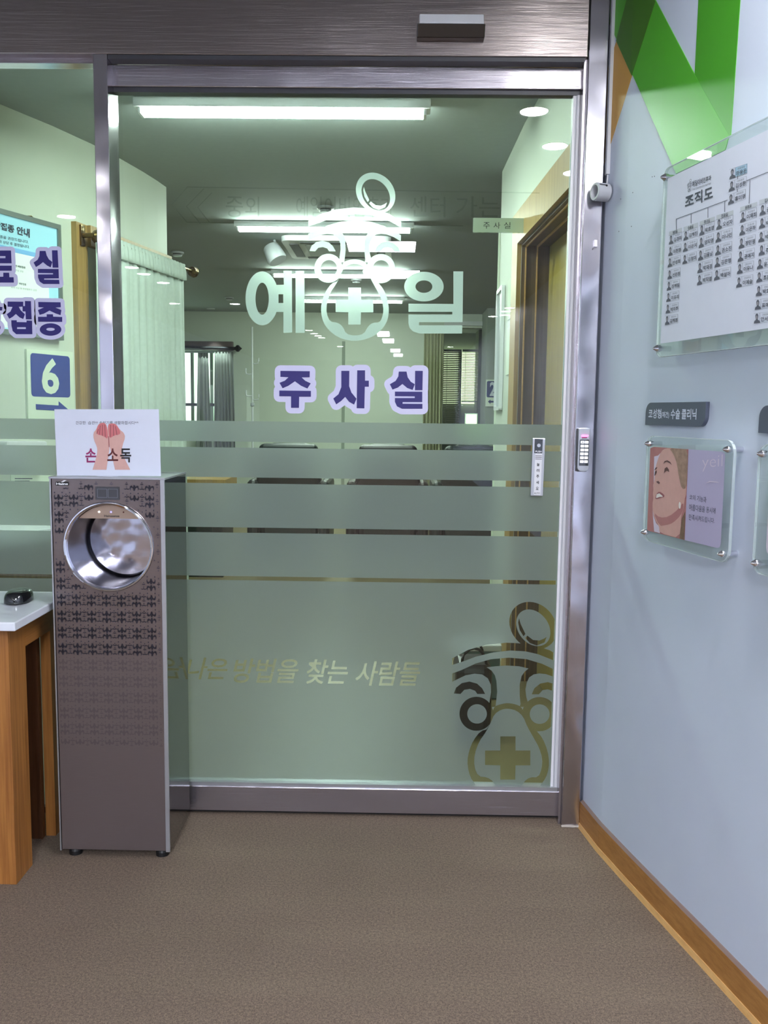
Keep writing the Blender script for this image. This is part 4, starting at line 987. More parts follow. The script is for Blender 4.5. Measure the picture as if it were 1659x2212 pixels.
# mouse
mq = onZ(30, 1306, dz1); mxx, myy = mq.x, mq.y+.035
def mouse():
    V, F = [], []; nu, nv = 20, 10
    wx, wy, h = .034, .052, .034
    for j in range(nv+1):
        for i in range(nu):
            a_ = 2*pi*i/nu; t = j/nv*pi/2
            sup = lambda c_: math.copysign(abs(c_)**.75, c_)
            r_ = cos(t)**.45 if j < nv else 0.001
            V.append((mxx+wx*sup(cos(a_))*r_, myy+wy*sup(sin(a_))*r_, dz1+.004+h*sin(t)**.8*(1-.12*sin(a_)*0)))
    for j in range(nv):
        for i in range(nu): k = (i+1) % nu; F.append((j*nu+i, j*nu+k, (j+1)*nu+k, (j+1)*nu+i))
    return V, F
ms = thing('computer_mouse', 'glossy black computer mouse on the white marble desk top', 'mouse', (mxx, myy, dz1))
mk('shell', mouse(), M['black_gloss'], ms, smooth=True)
mk('base', join(lathe((mxx, myy, dz1), (0, 0, 1), [(0, .026), (.005, .031)], 24)), M['dark_gray'], ms)
mk('scroll_wheel', lathe((mxx-.003, myy-.028, dz1+.031), (1, 0, 0), [(0, .005), (.006, .005)], 14), M['dark_gray'], ms)

# ------------------------------------------------------------------ lamps of the front room (their reflections show in the glass)
RYG = GY+.005
def refl(px, py, z=CEIL):
    q = onZ(px, py, z); return Vector((q.x, 2*RYG-q.y, z))
def panel_lamp(cs, label, wide=None, long_=None):
    P = [refl(*c) for c in cs]; x = sum(p.x for p in P)/4; y = sum(p.y for p in P)/4
    w_ = wide or (abs(P[1].x-P[0].x)+abs(P[2].x-P[3].x))/2; l_ = long_ or abs((P[0].y+P[1].y-P[2].y-P[3].y)/2)
    t = thing('ceiling_panel_light', label, 'ceiling light', (x, y, CEIL), group='panel lights of the front room')
    mk('frame', join(box(x-w_/2-.02, x+w_/2+.02, y-l_/2-.02, y-l_/2, CEIL-.012, CEIL-.0005), box(x-w_/2-.02, x+w_/2+.02, y+l_/2, y+l_/2+.02, CEIL-.012, CEIL-.0005), box(x-w_/2-.02, x-w_/2, y-l_/2, y+l_/2, CEIL-.012, CEIL-.0005), box(x+w_/2, x+w_/2+.02, y-l_/2, y+l_/2, CEIL-.012, CEIL-.0005)), M['white_plastic'], t)
    mk('diffuser', box(x-w_/2, x+w_/2, y-l_/2, y+l_/2, CEIL-.009, CEIL-.0005), M['panel_light'], t)
    return x, y
panel_lamp([(746, 519), (897, 518), (898, 541), (757, 543)], 'square panel light just behind the camera, mirrored in the door glass')
panel_lamp([(784, 583), (905, 580), (906, 597), (788, 600)], 'second square panel light behind the camera, mirrored in the door glass')
for i, (cx_, cy_) in enumerate(((828, 721), (839, 736), (854, 757), (860, 767))):
    q = refl(cx_, cy_); w_, l_ = .2, .9
    t = thing('ceiling_panel_light', ['narrow panel light, nearest of the four mirrored below the emblem', 'narrow panel light, second of the four mirrored below the emblem', 'narrow panel light, third of the four mirrored below the emblem', 'narrow panel light, farthest of the four mirrored below the emblem'][i], 'ceiling light', tuple(q), group='panel lights of the front room')
    mk('diffuser', box(q.x-w_/2, q.x+w_/2, q.y-l_/2, q.y+l_/2, CEIL-.009, CEIL-.0005), M['panel_light'], t)
dl0 = None
dls = [(148, 469, 'above the framed notice'), (285, 577, 'on the curtain top'), (311, 591, 'on the curtain, second'), (353, 610, 'on the curtain, third'), (378, 655, 'at the curtain edge'), (508, 656, 'left of the emblem'),
       (1153, 240, 'top right of the door'), (1198, 315, 'right of the top, lower'), (1240, 373, 'against the right stile'), (1064, 683, 'beside the right wall end'), (1090, 680, 'on the far right wall'), (1122, 672, 'on the wooden door frame'), (1152, 665, 'on the brown door leaf'),
       (668, 713, 'below the emblem, first dot'), (679, 720, 'below the emblem, second dot'), (687, 725, 'below the emblem, third dot'), (695, 729, 'below the emblem, fourth dot'), (735, 748, 'left of the four panels'), (973, 749, 'above the blinds')]
for px, py, wh in dls:
    q = refl(px, py)
    if q.x > 1.45 and q.y < -2: q.x = 1.4
    lb = 'round recessed downlight mirrored in the glass '+wh
    if dl0 is None:
        t = thing('downlight', lb, 'downlight', (0, 0, CEIL), group='recessed downlights of the front room')
        a_ = mk('ring', lathe((0, 0, CEIL-.0005), (0, 0, -1), [(0, .078), (.006, .078), (.008, .068), (.006, .062), (0, .062)], 28, cap=False), M['white_plastic'], t, smooth='auto')
        b_ = mk('diffuser', lathe((0, 0, CEIL-.0005), (0, 0, -1), [(0, .061), (.005, .060)], 28), M['down_light'], t)
        dl0 = (t, a_, b_); t.location = (q.x, q.y, CEIL)
    else:
        t = dl0[0].copy(); COL.objects.link(t); t.location = (q.x, q.y, CEIL); t['label'] = lb
        for c_ in dl0[1:]:
            k = c_.copy(); COL.objects.link(k); k.parent = t
# ------------------------------------------------------------------ far room: tube lights
for i, (xa_, xb_, y_, lb) in enumerate(((310, 915, 243, 'longest tube light, nearest behind the door glass'), (518, 885, 496, 'tube light second from the door, crossing the emblem band'), (594, 870, 596, 'tube light third from the door, behind the emblem rings'), (657, 868, 651, 'farthest tube light, behind the emblem cross'))):
    a_, b_ = onZ(xa_, y_, CEIL-.05), onZ(xb_, y_, CEIL-.05); y = (a_.y+b_.y)/2
    if i == 2: b_.x = a_.x+1.24
    t = thing('tube_light', lb, 'ceiling light', ((a_.x+b_.x)/2, y, CEIL), group='tube lights of the far room')
    mk('housing', box(a_.x-.03, b_.x+.03, y-.045, y+.045, CEIL-.042, CEIL-.0005), M['white_plastic'], t, bevel=.004)
    mk('diffuser', join(box(a_.x, b_.x, y-.036, y+.036, CEIL-.064, CEIL-.043)), M['tube_light'], t)
    for x in (a_.x-.012, b_.x): mk('end_cap', box(x, x+.012, y-.036, y+.036, CEIL-.067, CEIL-.03), M['white_plastic'], t)
# air conditioner cassette
q = onZ(725, 520, CEIL-.04)
ac = thing('ceiling_cassette', 'white square air conditioner cassette on the ceiling, behind the emblem', 'air conditioner', (q.x, q.y+.4, CEIL))
o_ = rrect(q.x-.42, q.x+.42, q.y, q.y+.84, (.07,)*4, 6)
mk('panel', lift(region([(o_, True)]), lambda u, v, d: Vector((u, v, CEIL-.0005-d)), .04, 0), M['white_plastic'], ac, bevel=.012)
mk('grille', lift(region([(rrect(q.x-.25, q.x+.25, q.y+.17, q.y+.67, (.02,)*4), True)]), lambda u, v, d: Vector((u, v, CEIL-d)), .046, .03), M['gray_plastic'], ac)
for (x0, x1, y0, y1) in ((q.x-.28, q.x+.28, q.y+.05, q.y+.12), (q.x-.28, q.x+.28, q.y+.72, q.y+.79), (q.x-.37, q.x-.30, q.y+.14, q.y+.70), (q.x+.30, q.x+.37, q.y+.14, q.y+.70)):
    mk('louver', box(x0, x1, y0, y1, CEIL-.046, CEIL-.035), M['dark_gray'], ac)
# tilted ceiling speaker
q = onZ(592, 518, CEIL)
sp = thing('ceiling_speaker', 'off-white tilted cylinder speaker hanging beside the air conditioner', 'speaker', tuple(q))
mk('bracket', tube([(q.x, q.y, CEIL-.001), (q.x+.02, q.y, CEIL-.06)], .012), M['gray_plastic'], sp)
mk('body', lathe((q.x-.03, q.y, CEIL-.05), (.45, -.2, -.8), [(0, .055), (.01, .065), (.12, .078), (.135, .07)], 24), M['gray_plastic'], sp, smooth='auto')
for px, py, lb in ((383, 547, 'beside the curtain end'), (495, 644, 'above the left far downlight'), (703, 450, 'above the emblem band'), (770, 606, 'between the emblem rings')):
    q = onZ(px, py, CEIL-.01)
    t = thing('smoke_detector', 'small round smoke detector on far ceiling '+lb, 'smoke detector', (q.x, q.y, CEIL), group='smoke detectors on the far ceiling')
    mk('base', lathe((q.x, q.y, CEIL-.0005), (0, 0, -1), [(0, .055), (.012, .055), (.016, .045)], 20), M['gray_plastic'], t)
    mk('vent_ring', lathe((q.x, q.y, CEIL-.016), (0, 0, -1), [(0, .040), (.008, .038)], 20), M['dark_gray'], t)
    mk('cap', lathe((q.x, q.y, CEIL-.024), (0, 0, -1), [(0, .042), (.012, .034)], 20), M['gray_plastic'], t)
# a lit downlight near the far left wall (washes the wall)
q = onZ(470, 652, CEIL)
t = thing('wall_washer', 'small spotlight washing the far left wall', 'spotlight', (fx(468), FY-.35, CEIL))
mk('ring', lathe((fx(468), FY-.35, CEIL-.0005), (0, 0, -1), [(0, .055), (.006, .055), (.006, .045), (0, .045)], 20, cap=False), M['white_plastic'], t)
mk('lens', lathe((fx(468), FY-.35, CEIL-.0005), (0, 0, -1), [(0, .044), (.004, .043)], 20), M['white_plastic'], t)
ld = bpy.data.lights.new('spot_lamp', 'SPOT'); ld.energy = 25; ld.spot_size = radians(50); ld.spot_blend = .6; ld.color = (.85, .93, 1)
lo_ = bpy.data.objects.new('spot_lamp', ld); COL.objects.link(lo_); lo_.parent = t; lo_.location = (0, 0, -.02); lo_.rotation_euler = (radians(10), 0, 0)

# ------------------------------------------------------------------ far room, left wall things
def lw_hit(px, py):
    r = ray(px, py)
    for (a, b) in zip(LW, LW[1:]):
        a, b = Vector(a), Vector(b); e = b-a; den = r.x*e.y-r.y*e.x
        if abs(den) < 1e-12: continue
        k = (a.x*e.y-a.y*e.x)/den; t = (a.x*r.y-a.y*r.x)/den
        if k > 0 and -.001 <= t <= 1.001:
            p = a+e*t; n = Vector((e.y, -e.x)).normalized(); return Vector((p.x, p.y, CAMH+r.z*k)), Vector((n.x, n.y, 0)), Vector((e.x, e.y, 0)).normalized()
class LB:
    """flat panel on the left wall between two pixels' columns"""
    def __init__(s, pxa, pxb, py, off=.012):
        a, n1, _ = lw_hit(pxa, py); b, n2, _ = lw_hit(pxb, py)
        s.u = Vector((b.x-a.x, b.y-a.y, 0)); s.w = s.u.length; s.u.normalize(); s.n = Vector((s.u.y, -s.u.x, 0))
        s.A = Vector((a.x, a.y, 0))+s.n*off
    def p(s, u, v, d=0): q = s.A+s.u*u+s.n*d; return Vector((q.x, q.y, v))
    def hit(s, px, py, d=0):
        r = ray(px, py); A = s.A+s.n*d; k = (A.x*s.n.x+A.y*s.n.y)/(r.x*s.n.x+r.y*s.n.y)
        q = Vector((r.x*k, r.y*k, CAMH+r.z*k)); return ((q-s.A).dot(s.u), q.z)
def lprint(lb, pts, d, d1=None):
    v = region([([lb.hit(x, y, d) for x, y in pts], True)])
    return fixw(lift(v, lb.p, d)) if d1 is None else lift(v, lb.p, d, d1)
# light box poster
lb = LB(0, 128, 520, .02)
po = thing('notice_board', 'pale blue vaccination notice in a grey snap frame, far left wall', 'notice board', tuple(lb.p(0, 1.7)))
K7 = lambda x, y: (x/8.194, 430+y/8.194)
u1, zt3 = lb.hit(*K7(1045, 470)); _, zb3 = lb.hit(128, 735); ua = -.55; fwd = .022
zt3 = lb.hit(*K7(1045, 462))[1]; 
fr3 = lift(region([([(ua, zb3), (u1, zb3), (u1, zt3), (ua, zt3)], True), ([(ua+fwd, zb3+fwd), (u1-fwd, zb3+fwd), (u1-fwd, zt3-fwd), (ua+fwd, zt3-fwd)], False)]), lb.p, .012, -.018)
mk('snap_frame', fr3, M['frame_gray'], po)
mk('poster', lift(region([([(ua+fwd, zb3+fwd), (u1-fwd, zb3+fwd), (u1-fwd, zt3-fwd), (ua+fwd, zt3-fwd)], True)]), lb.p, .004, -.01), M['screen_blue'], po)
zz = lambda y: lb.hit(*K7(300, y))[1]
mk('poster_band', fixw(lift(region([([(ua+.03, zz(960)), (u1-.08, zz(960)), (u1-.08, zz(880)), (ua+.03, zz(880))], True)]), lb.p, .005)), M['screen_band'], po)
mk('poster_field', fixw(lift(region([([(ua+.03, zb3+.03), (u1-.085, zb3+.03), (u1-.085, zz(960)), (ua+.03, zz(960))], True)]), lb.p, .005)), M['screen_white'], po)
def pot(txt, tl, tr, br, bl, m, bold=0):
    q = quadmap(text2d(txt, bold), K7(*tl), K7(*tr), K7(*br), K7(*bl)); mk('poster_text', fixw(lift(([lb.hit(x, y, .006) for x, y in q[0]], q[1]), lb.p, .006)), M[m], po)
pot('예방접종 안내', (-230, 355), (527, 530), (527, 690), (-230, 470), 'ink', .04)
pot('예방접종을 권장드립니다.', (-180, 600), (505, 735), (505, 790), (-180, 655), 'ink', .01)
pot('의료진과 상담 후 결정됩니다.', (-180, 690), (525, 825), (525, 880), (-180, 745), 'ink', .01)
pot('전 예방접종', (270, 1160), (452, 1195), (452, 1235), (270, 1205), 'ink', .02); pot('이상 권장', (280, 1240), (415, 1270), (415, 1305), (280, 1275), 'ink_soft')
pot('예방접종', (335, 1475), (465, 1495), (465, 1535), (335, 1510), 'ink', .02); pot('65세 이상 및 만성질환자 권장', (195, 1545), (652, 1600), (652, 1635), (195, 1575), 'ink_soft')
mk('hanging_cord', tube([lb.p(*lb.hit(*K7(450, 300)), -.004), lb.p(*lb.hit(*K7(540, 305)), .006), lb.p(*lb.hit(*K7(600, 335)), -.004)], .003, 6), M['bronze'], po)
# number six sign
K4 = lambda x, y: (x/3.95, 400+y/3.95)
l6 = LB(60, 158, 830, .006)
n6 = thing('number_sign', 'white sign with blue number six and right arrow, left wall behind glass', 'number sign', tuple(l6.p(0, 1.25)), group='numbered direction signs')
mk('panel', lprint(l6, [K4(228, 1398), K4(622, 1424), K4(640, 2000), K4(242, 1995)], .006, -.006), M['paper_green'], n6)
mk('number_field', fixw(lift(region(halo([[l6.hit(*K4(x, y), .007) for x, y in ((282, 1464), (575, 1490), (580, 1782), (290, 1772))]], .017)), l6.p, .0070)), M['sign_blue'], n6)
def l6t(txt, tl, tr, br, bl, m, b=0):
    q = quadmap(text2d(txt, b), K4(*tl), K4(*tr), K4(*br), K4(*bl)); mk('numeral', fixw(lift(([l6.hit(x, y, .008) for x, y in q[0]], q[1]), l6.p, .008)), M[m], n6)
l6t('6', (355, 1470), (500, 1480), (508, 1785), (358, 1782), 'paper_green', .03)
mk('arrow', lprint(l6, [K4(305, 1868), K4(500, 1880), K4(500, 1843), K4(590, 1920), K4(500, 1960), K4(500, 1925), K4(308, 1915)], .0075), M['sign_blue'], n6)
# white wall box and notice sheet seen in the clear strips
l7 = LB(12, 108, 985, .0)
wb = thing('paper_towel_box', 'white wall box seen through the left pane strip above the desk', 'dispenser', tuple(l7.p(0, 1.1)))
mk('body', lprint(l7, [(15, 953), (103, 953), (106, 1000), (12, 1002)], .06, 0), M['white_plastic'], wb, bevel=.01)
mk('tray', lprint(l7, [(18, 1000), (100, 1000), (98, 1012), (22, 1012)], .05, 0), M['gray_plastic'], wb)
l8 = LB(22, 112, 1040, .002)
ns = thing('notice_sheet', 'pale printed sheet seen through the second clear strip, left pane', 'notice', tuple(l8.p(0, 1.0)))
mk('sheet', lprint(l8, [(24, 1024), (108, 1024), (108, 1040), (75, 1050), (24, 1052)], .003, 0), M['paper_green'], ns)
for k in range(3):
    mk('text_line', lprint(l8, [(32, 1033+k*5), (70-k*6, 1033+k*5), (70-k*6, 1035+k*5), (32, 1035+k*5)], .0036), M['ink'], ns)
lt = thing('low_cabinet', 'low green-grey cabinet against the left wall behind the pane', 'cabinet', (-1.75, 3.75, 0))
mk('body', obox((-1.66, 3.84, .38), (.906, -.423, 0), (.423, .906, 0), (0, 0, 1), .35, .7, .76), M['brown_wood'], lt)
mk('worktop', obox((-1.655, 3.84, .775), (.906, -.423, 0), (.423, .906, 0), (0, 0, 1), .38, .74, .03), M['marble'], lt)

# wooden door frame, rod and curtain on the left wall
l9 = LB(152, 362, 640, .0)
df = thing('curtained_door_frame', 'light wooden door frame behind the curtain rod, left wall', 'door frame', tuple(l9.p(0, 0)))
fT = 2.215; fw = .10
fuA, fuB = l9.hit(153, 500)[0], l9.hit(360, 700)[0]
mk('jamb_board', lift(region([([(fuA, 0), (fuA+fw, 0), (fuA+fw, fT), (fuA, fT)], True)]), l9.p, .03, -.05), M['door_wood'], df)
mk('jamb_stop', lift(region([([(fuA+fw, 0), (fuA+fw+.025, 0), (fuA+fw+.025, fT-fw), (fuA+fw, fT-fw)], True)]), l9.p, .012, -.05), M['brown_wood'], df)
mk('head_board', lift(region([([(fuA+fw, fT-fw), (fuB-.02, fT-fw), (fuB-.02, fT), (fuA+fw, fT)], True)]), l9.p, .05, -.05), M['door_wood'], df)
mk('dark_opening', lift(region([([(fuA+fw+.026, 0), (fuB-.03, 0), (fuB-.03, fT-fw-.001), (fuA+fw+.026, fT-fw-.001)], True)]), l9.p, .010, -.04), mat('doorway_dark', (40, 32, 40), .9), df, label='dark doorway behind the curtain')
RZ = 2.155; RO = .085
rodA, rodB = l9.hit(175, 520)[0], l9.hit(392, 590)[0]
cr_ = thing('curtain_rod', 'bronze curtain rod with leaf finials across the left doorway', 'curtain rod', tuple(l9.p(rodA, RZ, RO)))
pa, pb_ = l9.p(fuA+.06, RZ, RO+.01), l9.p(fuB+.14, RZ, RO+.01)
mk('rod', tube([pa, pb_], .011, 12), M['bronze'], cr_, smooth='auto')
dirr = (pb_-pa).normalized()
for p_, s_ in ((pa, -1), (pb_, 1)):
    mk('finial', lathe(p_-dirr*s_*.0, dirr*s_*1.0, [(-.08 if s_ < 0 else -.0, .014), (-.05 if s_ < 0 else .02, .030), (-.02 if s_ < 0 else .05, .034), (.005 if s_ < 0 else .08, .018), (.02 if s_ < 0 else .1, .004)], 12), M['bronze'], cr_)
mk('bracket', join(tube([l9.p(fuA+.045, RZ, .03), l9.p(fuA+.045, RZ, RO+.01), l9.p(fuA+.07, RZ, RO+.01)], .012, 8), obox(l9.p(fuA+.045, RZ-.0, .034), l9.u, l9.n, (0, 0, 1), .035, .012, .10)), M['bronze'], cr_)
def curtain_mesh(pf, n, z1, z0, amp, waves, flare=0, rows=12, gather=0, seed=1):
    """pf(t) -> (base point, normal dir); returns a folded cloth with thickness"""
    rnd = random.Random(seed); ph = [rnd.uniform(-.6, .6) for _ in range(8)]
    V, F = [], []
    for side in (0, 1):
        for j in range(rows+1):
            z = z1+(z0-z1)*j/rows; g = min(1, (j/rows)*1.2+.25)
            for i in range(n+1):
                t = i/n; p, nn, uu = pf(t)
                w_ = sin(2*pi*waves*t+ph[0]+sin(t*9+ph[1])*.8)*amp*g+sin(2*pi*waves*2.3*t+ph[2])*amp*.35*g
                q = p+nn*(w_-side*.003)+uu*((t-.5)*flare*j/rows)
                V.append((q.x, q.y, z))
    m_ = (rows+1)*(n+1)
    for j in range(rows):
        for i in range(n):
            a_ = j*(n+1)+i; F.append((a_, a_+1, a_+n+2, a_+n+1)); F.append((a_+m_, a_+n+1+m_, a_+n+2+m_, a_+1+m_))
    for i in range(n):
        F.append((i, i+m_, i+1+m_, i+1)); k = rows*(n+1)+i; F.append((k, k+1, k+1+m_, k+m_))
    for j in range(rows):
        a_ = j*(n+1); F.append((a_, a_+n+1, a_+n+1+m_, a_+m_)); b_ = a_+n; F.append((b_, b_+m_, b_+n+1+m_, b_+n+1))
    return V, F
cA, cB = l9.hit(207, 700, RO)[0], l9.hit(394, 700, RO)[0]
ct = thing('doorway_curtain', 'pale green-white gathered curtain hanging from the bronze rod', 'curtain', tuple(l9.p((cA+cB)/2, 0, RO)))
mk('cloth', curtain_mesh(lambda t: (l9.p(cA+(cB-cA)*t, 0, RO+.012), l9.n, l9.u), 110, RZ-.03, .04, .022, 11, .06, 16), M['curtain'], ct, smooth=True)
mk('heading', curtain_mesh(lambda t: (l9.p(cA-.004+(cB-cA+.01)*t, 0, RO+.024), l9.n, l9.u), 160, RZ+.022, RZ-.075, .014, 26, 0, 4), M['curtain'], ct, smooth=True, label='tightly gathered heading')

# ------------------------------------------------------------------ far room, right wall things
class RB_:
    u = Vector((XR[2][0]-XR[1][0], XR[2][1]-XR[1][1], 0)).normalized(); A = Vector((XR[1][0], XR[1][1], 0)); n = Vector((-u.y, u.x, 0))
    def p(s, y, z, d=0):
        t = (y-s.A.y)/s.u.y; q = s.A+s.u*t+s.n*d; return Vector((q.x, q.y, z))
rb = RB_()
dr = thing('wooden_door_frame', 'wide wooden door frame on the right wall behind the glass door', 'door frame', tuple(rb.p(DY1, 0)))
fo = .15
frame_p = lambda u, v, d: rb.p(u, v, d)
mk('architrave', lift(region([([(DY0-fo, 0), (DY1+fo, 0), (DY1+fo, 2.24), (DY0-fo, 2.24)], True), ([(DY0, -.01), (DY1, -.01), (DY1, DZ), (DY0, DZ)], False)]), frame_p, .02, 0), M['door_wood'], dr)
for k, dd in enumerate((.022, .075)):
    mk('pale_bead', lift(region([([(DY0+.03+.02*k, 0), (DY1-.012-.0*k, 0), (DY1-.012, DZ-.012), (DY0+.03, DZ-.012)], True), ([(DY0+.04, -.01), (DY1-.018, -.01), (DY1-.018, DZ-.02), (DY0+.04, DZ-.02)], False)]), frame_p, -dd+.006, -dd), M['base_lip'], dr)
mk('reveal', lift(region([([(DY0, 0), (DY1, 0), (DY1, DZ), (DY0, DZ)], True), ([(DY0+.012, -.01), (DY1-.012, -.01), (DY1-.012, DZ-.012), (DY0+.012, DZ-.012)], False)]), frame_p, -.001, -.16), M['brown_wood'], dr)
sl = thing('wooden_door', 'yellowish wooden door leaf set deep in the right wall frame', 'door', tuple(rb.p(3.7, 0, -.16)))
mk('leaf', lift(region([([(DY0+.013, .005), (DY1-.013, .005), (DY1-.013, DZ-.014), (DY0+.013, DZ-.014)], True)]), frame_p, -.13, -.165), M['door_slab'], sl)
mk('handle', join(tube([rb.p(DY0+.12, 1.0, -.13), rb.p(DY0+.12, 1.0, -.09), rb.p(DY0+.22, 1.0, -.09)], .008)), M['silver'], sl)
# projecting sign
sq0, sq1 = onY(1022, 471, 4.15), onY(1115, 503, 4.15)
xw = rb.p(4.15, 0).x
js = thing('projecting_sign', 'small milky acrylic room sign projecting from the right wall', 'room sign', (xw, 4.15, sq1.z))
mk('panel', lift(region([(rrect(sq0.x, xw-.001, sq1.z, sq0.z, (.004, 0, 0, .004)), True)]), lambda u, v, d: Vector((u, 4.15-d, v)), .006, -.006), M['milky_acrylic'], js)
for i, c_ in enumerate('주사실'):
    a_, b_ = onY(1044+i*22.3, 480, 4.144), onY(1058+i*22.3, 494, 4.144)
    mk('letter', fixw(lift(boxmap(text2d(c_, .0), a_.x, b_.x, b_.z, a_.z), lambda u, v, d: Vector((u, 4.1435, v)), 0)), M['ink_black'], js)
# sheets on the right wall beyond the door, and a slim frame
for i, (y0, y1, z0, z1) in enumerate(((4.50, 4.72, 1.78, 1.98), (4.50, 4.72, 1.50, 1.74))):
    mk('wall_notice', box(.5635, .5658, y0, y1, z0, z1), M['paper_green'], None, ['upper pale notice sheet on the far right wall', 'lower pale notice sheet on the far right wall'][i], 'notice', group='notices beyond the wooden frame')
th = thing('slim_wall_frame', 'slim white vertical frame at the end of the right wall', 'frame', (.566, 5.05, 1.3))
mk('rim', lift(region([(rrect(4.86, 5.12, 1.32, 1.98, (.015,)*4), True), (rrect(4.88, 5.10, 1.34, 1.96, (.01,)*4), False)]), lambda u, v, d: Vector((.566-d, u, v)), .018, 0), M['white_plastic'], th)
mk('backing', box(.560, .5655, 4.88, 5.10, 1.34, 1.96), M['gray_plastic'], th)

# ------------------------------------------------------------------ far end of the room
wn = thing('window_2', None, None, (wx0, FY, wz0), kind='structure')
mk('pane', box(wx0+.001, wx1-.001, FY+.10, FY+.11, wz0, wz1), M['daylight'], wn, label='bright daylight pane')
for px in (413, 440, 455):
    x = fx(px); mk('mullion', box(x-.02, x+.02, FY+.05, FY+.095, wz0+.03, wz1-.001), M['far_wall_gray'], wn)
mk('sill_bar', box(wx0+.002, wx1-.002, FY+.05, FY+.094, fz(874, 430)-.02, fz(874, 430)+.02), M['dark_gray'], wn)
mk('frame_head', box(wx0+.002, wx1-.002, FY+.04, FY+.099, wz1-.03, wz1-.0005), M['gray_plastic'], wn)
va = thing('curtain_pelmet', 'dark brown wooden pelmet over the far left window', 'pelmet', (fx(440), FY-.06, wz1))
mk('board', box(fx(340), fx(505), FY-.09, FY-.001, fz(757, 430), fz(738, 430)), mat('pelmet_brown', (98, 82, 78), .5), va, bevel=.004)
mk('rod', tube([(fx(400), FY-.13, fz(752, 430)), (fx(515), FY-.13, fz(754, 500))], .022, 10), M['black'], va)
mk('finial', lathe((fx(512), FY-.13, fz(754, 500)), (1, 0, 0), [(0, .02), (.02, .045), (.05, .045), (.07, .02), (.09, .004)], 12), M['black'], va)
def flatcurtain(name, label, pxa, pxb, pyt, pyb, m, Y, amp, waves, taper=0, seed=2, zb=None):
    xa_, xb_ = fx(pxa, Y), fx(pxb, Y); t = thing(name, label, 'curtain', ((xa_+xb_)/2, Y, 0))
    mk('cloth', curtain_mesh(lambda t_: (Vector((xa_+(xb_-xa_)*t_, Y, 0)), Vector((0, -1, 0)), Vector((1, 0, 0))), 60, onY(pxa, pyt, Y).z, zb if zb is not None else onY(pxa, pyb, Y).z, amp, waves, taper, 12, seed=seed), M[m], t, smooth=True)
    return t
flatcurtain('window_curtain', 'grey gathered curtain at the right side of the far window', 464, 504, 760, 0, 'curtain_gray', FY-.13, .03, 6, .06, zb=.1)
flatcurtain('sheer_curtain', 'narrow dark lace-edged curtain in the middle of the far window', 428, 450, 762, 0, 'curtain_gray', FY-.10, .02, 3, .12, 5, zb=.1)
flatcurtain('passage_curtain', 'beige pleated curtain beside the passage with the blinds', 915, 957, 712, 0, 'curtain_beige', FY-.09, .035, 6, 0, 8, zb=.05)
# coat stand with hooks
hx = onY(545, 800, 11.6).x
hs = thing('coat_stand', 'slim pale coat stand with curled hooks before the far wall', 'coat stand', (hx, 11.6, 0))
zz2 = lambda py: onY(545, py, 11.6).z
mk('pole', tube([(hx, 11.6, .02), (hx, 11.6, zz2(706))], .012, 10), M['white_plastic'], hs)
mk('base', lathe((hx, 11.6, 0), (0, 0, 1), [(0, .2), (.015, .2), (.03, .03)], 24), M['white_plastic'], hs)
for s_, py in ((1, 785), (-1, 808), (-1, 855), (1, 863), (1, 925), (-1, 930)):
    z = zz2(py)
    mk('hook', tube([(hx, 11.6, z), (hx+s_*.045, 11.59, z-.005), (hx+s_*.075, 11.59, z+.002), (hx+s_*.082, 11.59, z+.03), (hx+s_*.082, 11.59, z+.07)], .008, 8), M['white_plastic'], hs)
mk('knob', lathe((hx, 11.6, zz2(878)), (0, 0, 1), [(0, .012), (.01, .025), (.04, .025), (.05, .012)], 14), M['gray_plastic'], hs)
# blinds in the small room behind
BY = 14.6
mk('window_3', box(fx(945, 15.1), fx(1040, 15.1), 15.10, 15.12, fz(872, 1000, 15.1), fz(755, 1000, 15.1)), M['daylight_dim'], kind='structure')
def blind(label, pxa, pxb, pyt, pyb, n, m, tilt, Y):
    xa_, xb_ = fx(pxa, Y), fx(pxb, Y); z1_, z0_ = onY(pxa, pyt, Y).z, onY(pxa, pyb, Y).z
    t = thing('venetian_blind', label, 'blind', ((xa_+xb_)/2, Y, z0_), group='blinds in the back window')
    mk('head_rail', box(xa_, xb_, Y-.03, Y+.03, z1_, z1_+.04), M['gray_plastic'], t)
    mk('bottom_rail', box(xa_, xb_, Y-.02, Y+.02, z0_-.02, z0_), M['gray_plastic'], t)
    st = (z1_-z0_)/n
    src = None
    for k in range(n):
        z = z0_+st*(k+.5)
        if src is None:
            src = mk('slat', obox(((xa_+xb_)/2, Y, z), (1, 0, 0), (0, cos(tilt), sin(tilt)), (0, -sin(tilt), cos(tilt)), xb_-xa_, .04, .002), M[m], t); z_0 = z
        else:
            c_ = src.copy(); COL.objects.link(c_); c_.location.z = z-z_0
    for f_ in (.2, .8):
        x = xa_+(xb_-xa_)*f_; mk('ladder_cord', tube([(x, Y-.025, z0_), (x, Y-.025, z1_)], .003, 5), M['white_plastic'], t)
blind('bright venetian blind, right one in the back window', 998, 1033, 760, 866, 30, 'slat', radians(15), BY)
blind('darker venetian blind, left one in the back window', 958, 994, 760, 918, 40, 'slat_dark', radians(32), BY)
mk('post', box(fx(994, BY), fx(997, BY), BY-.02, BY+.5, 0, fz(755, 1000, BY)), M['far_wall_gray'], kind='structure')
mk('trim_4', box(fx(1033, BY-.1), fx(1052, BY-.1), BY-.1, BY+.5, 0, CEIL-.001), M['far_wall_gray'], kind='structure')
gs = thing('green_lit_sheet', 'small glowing pale green screen below the blinds', 'screen', (fx(1018, 9.5), 9.5, 1.2))
a_, b_ = onY(1007, 895, 9.5), onY(1029, 935, 9.5)
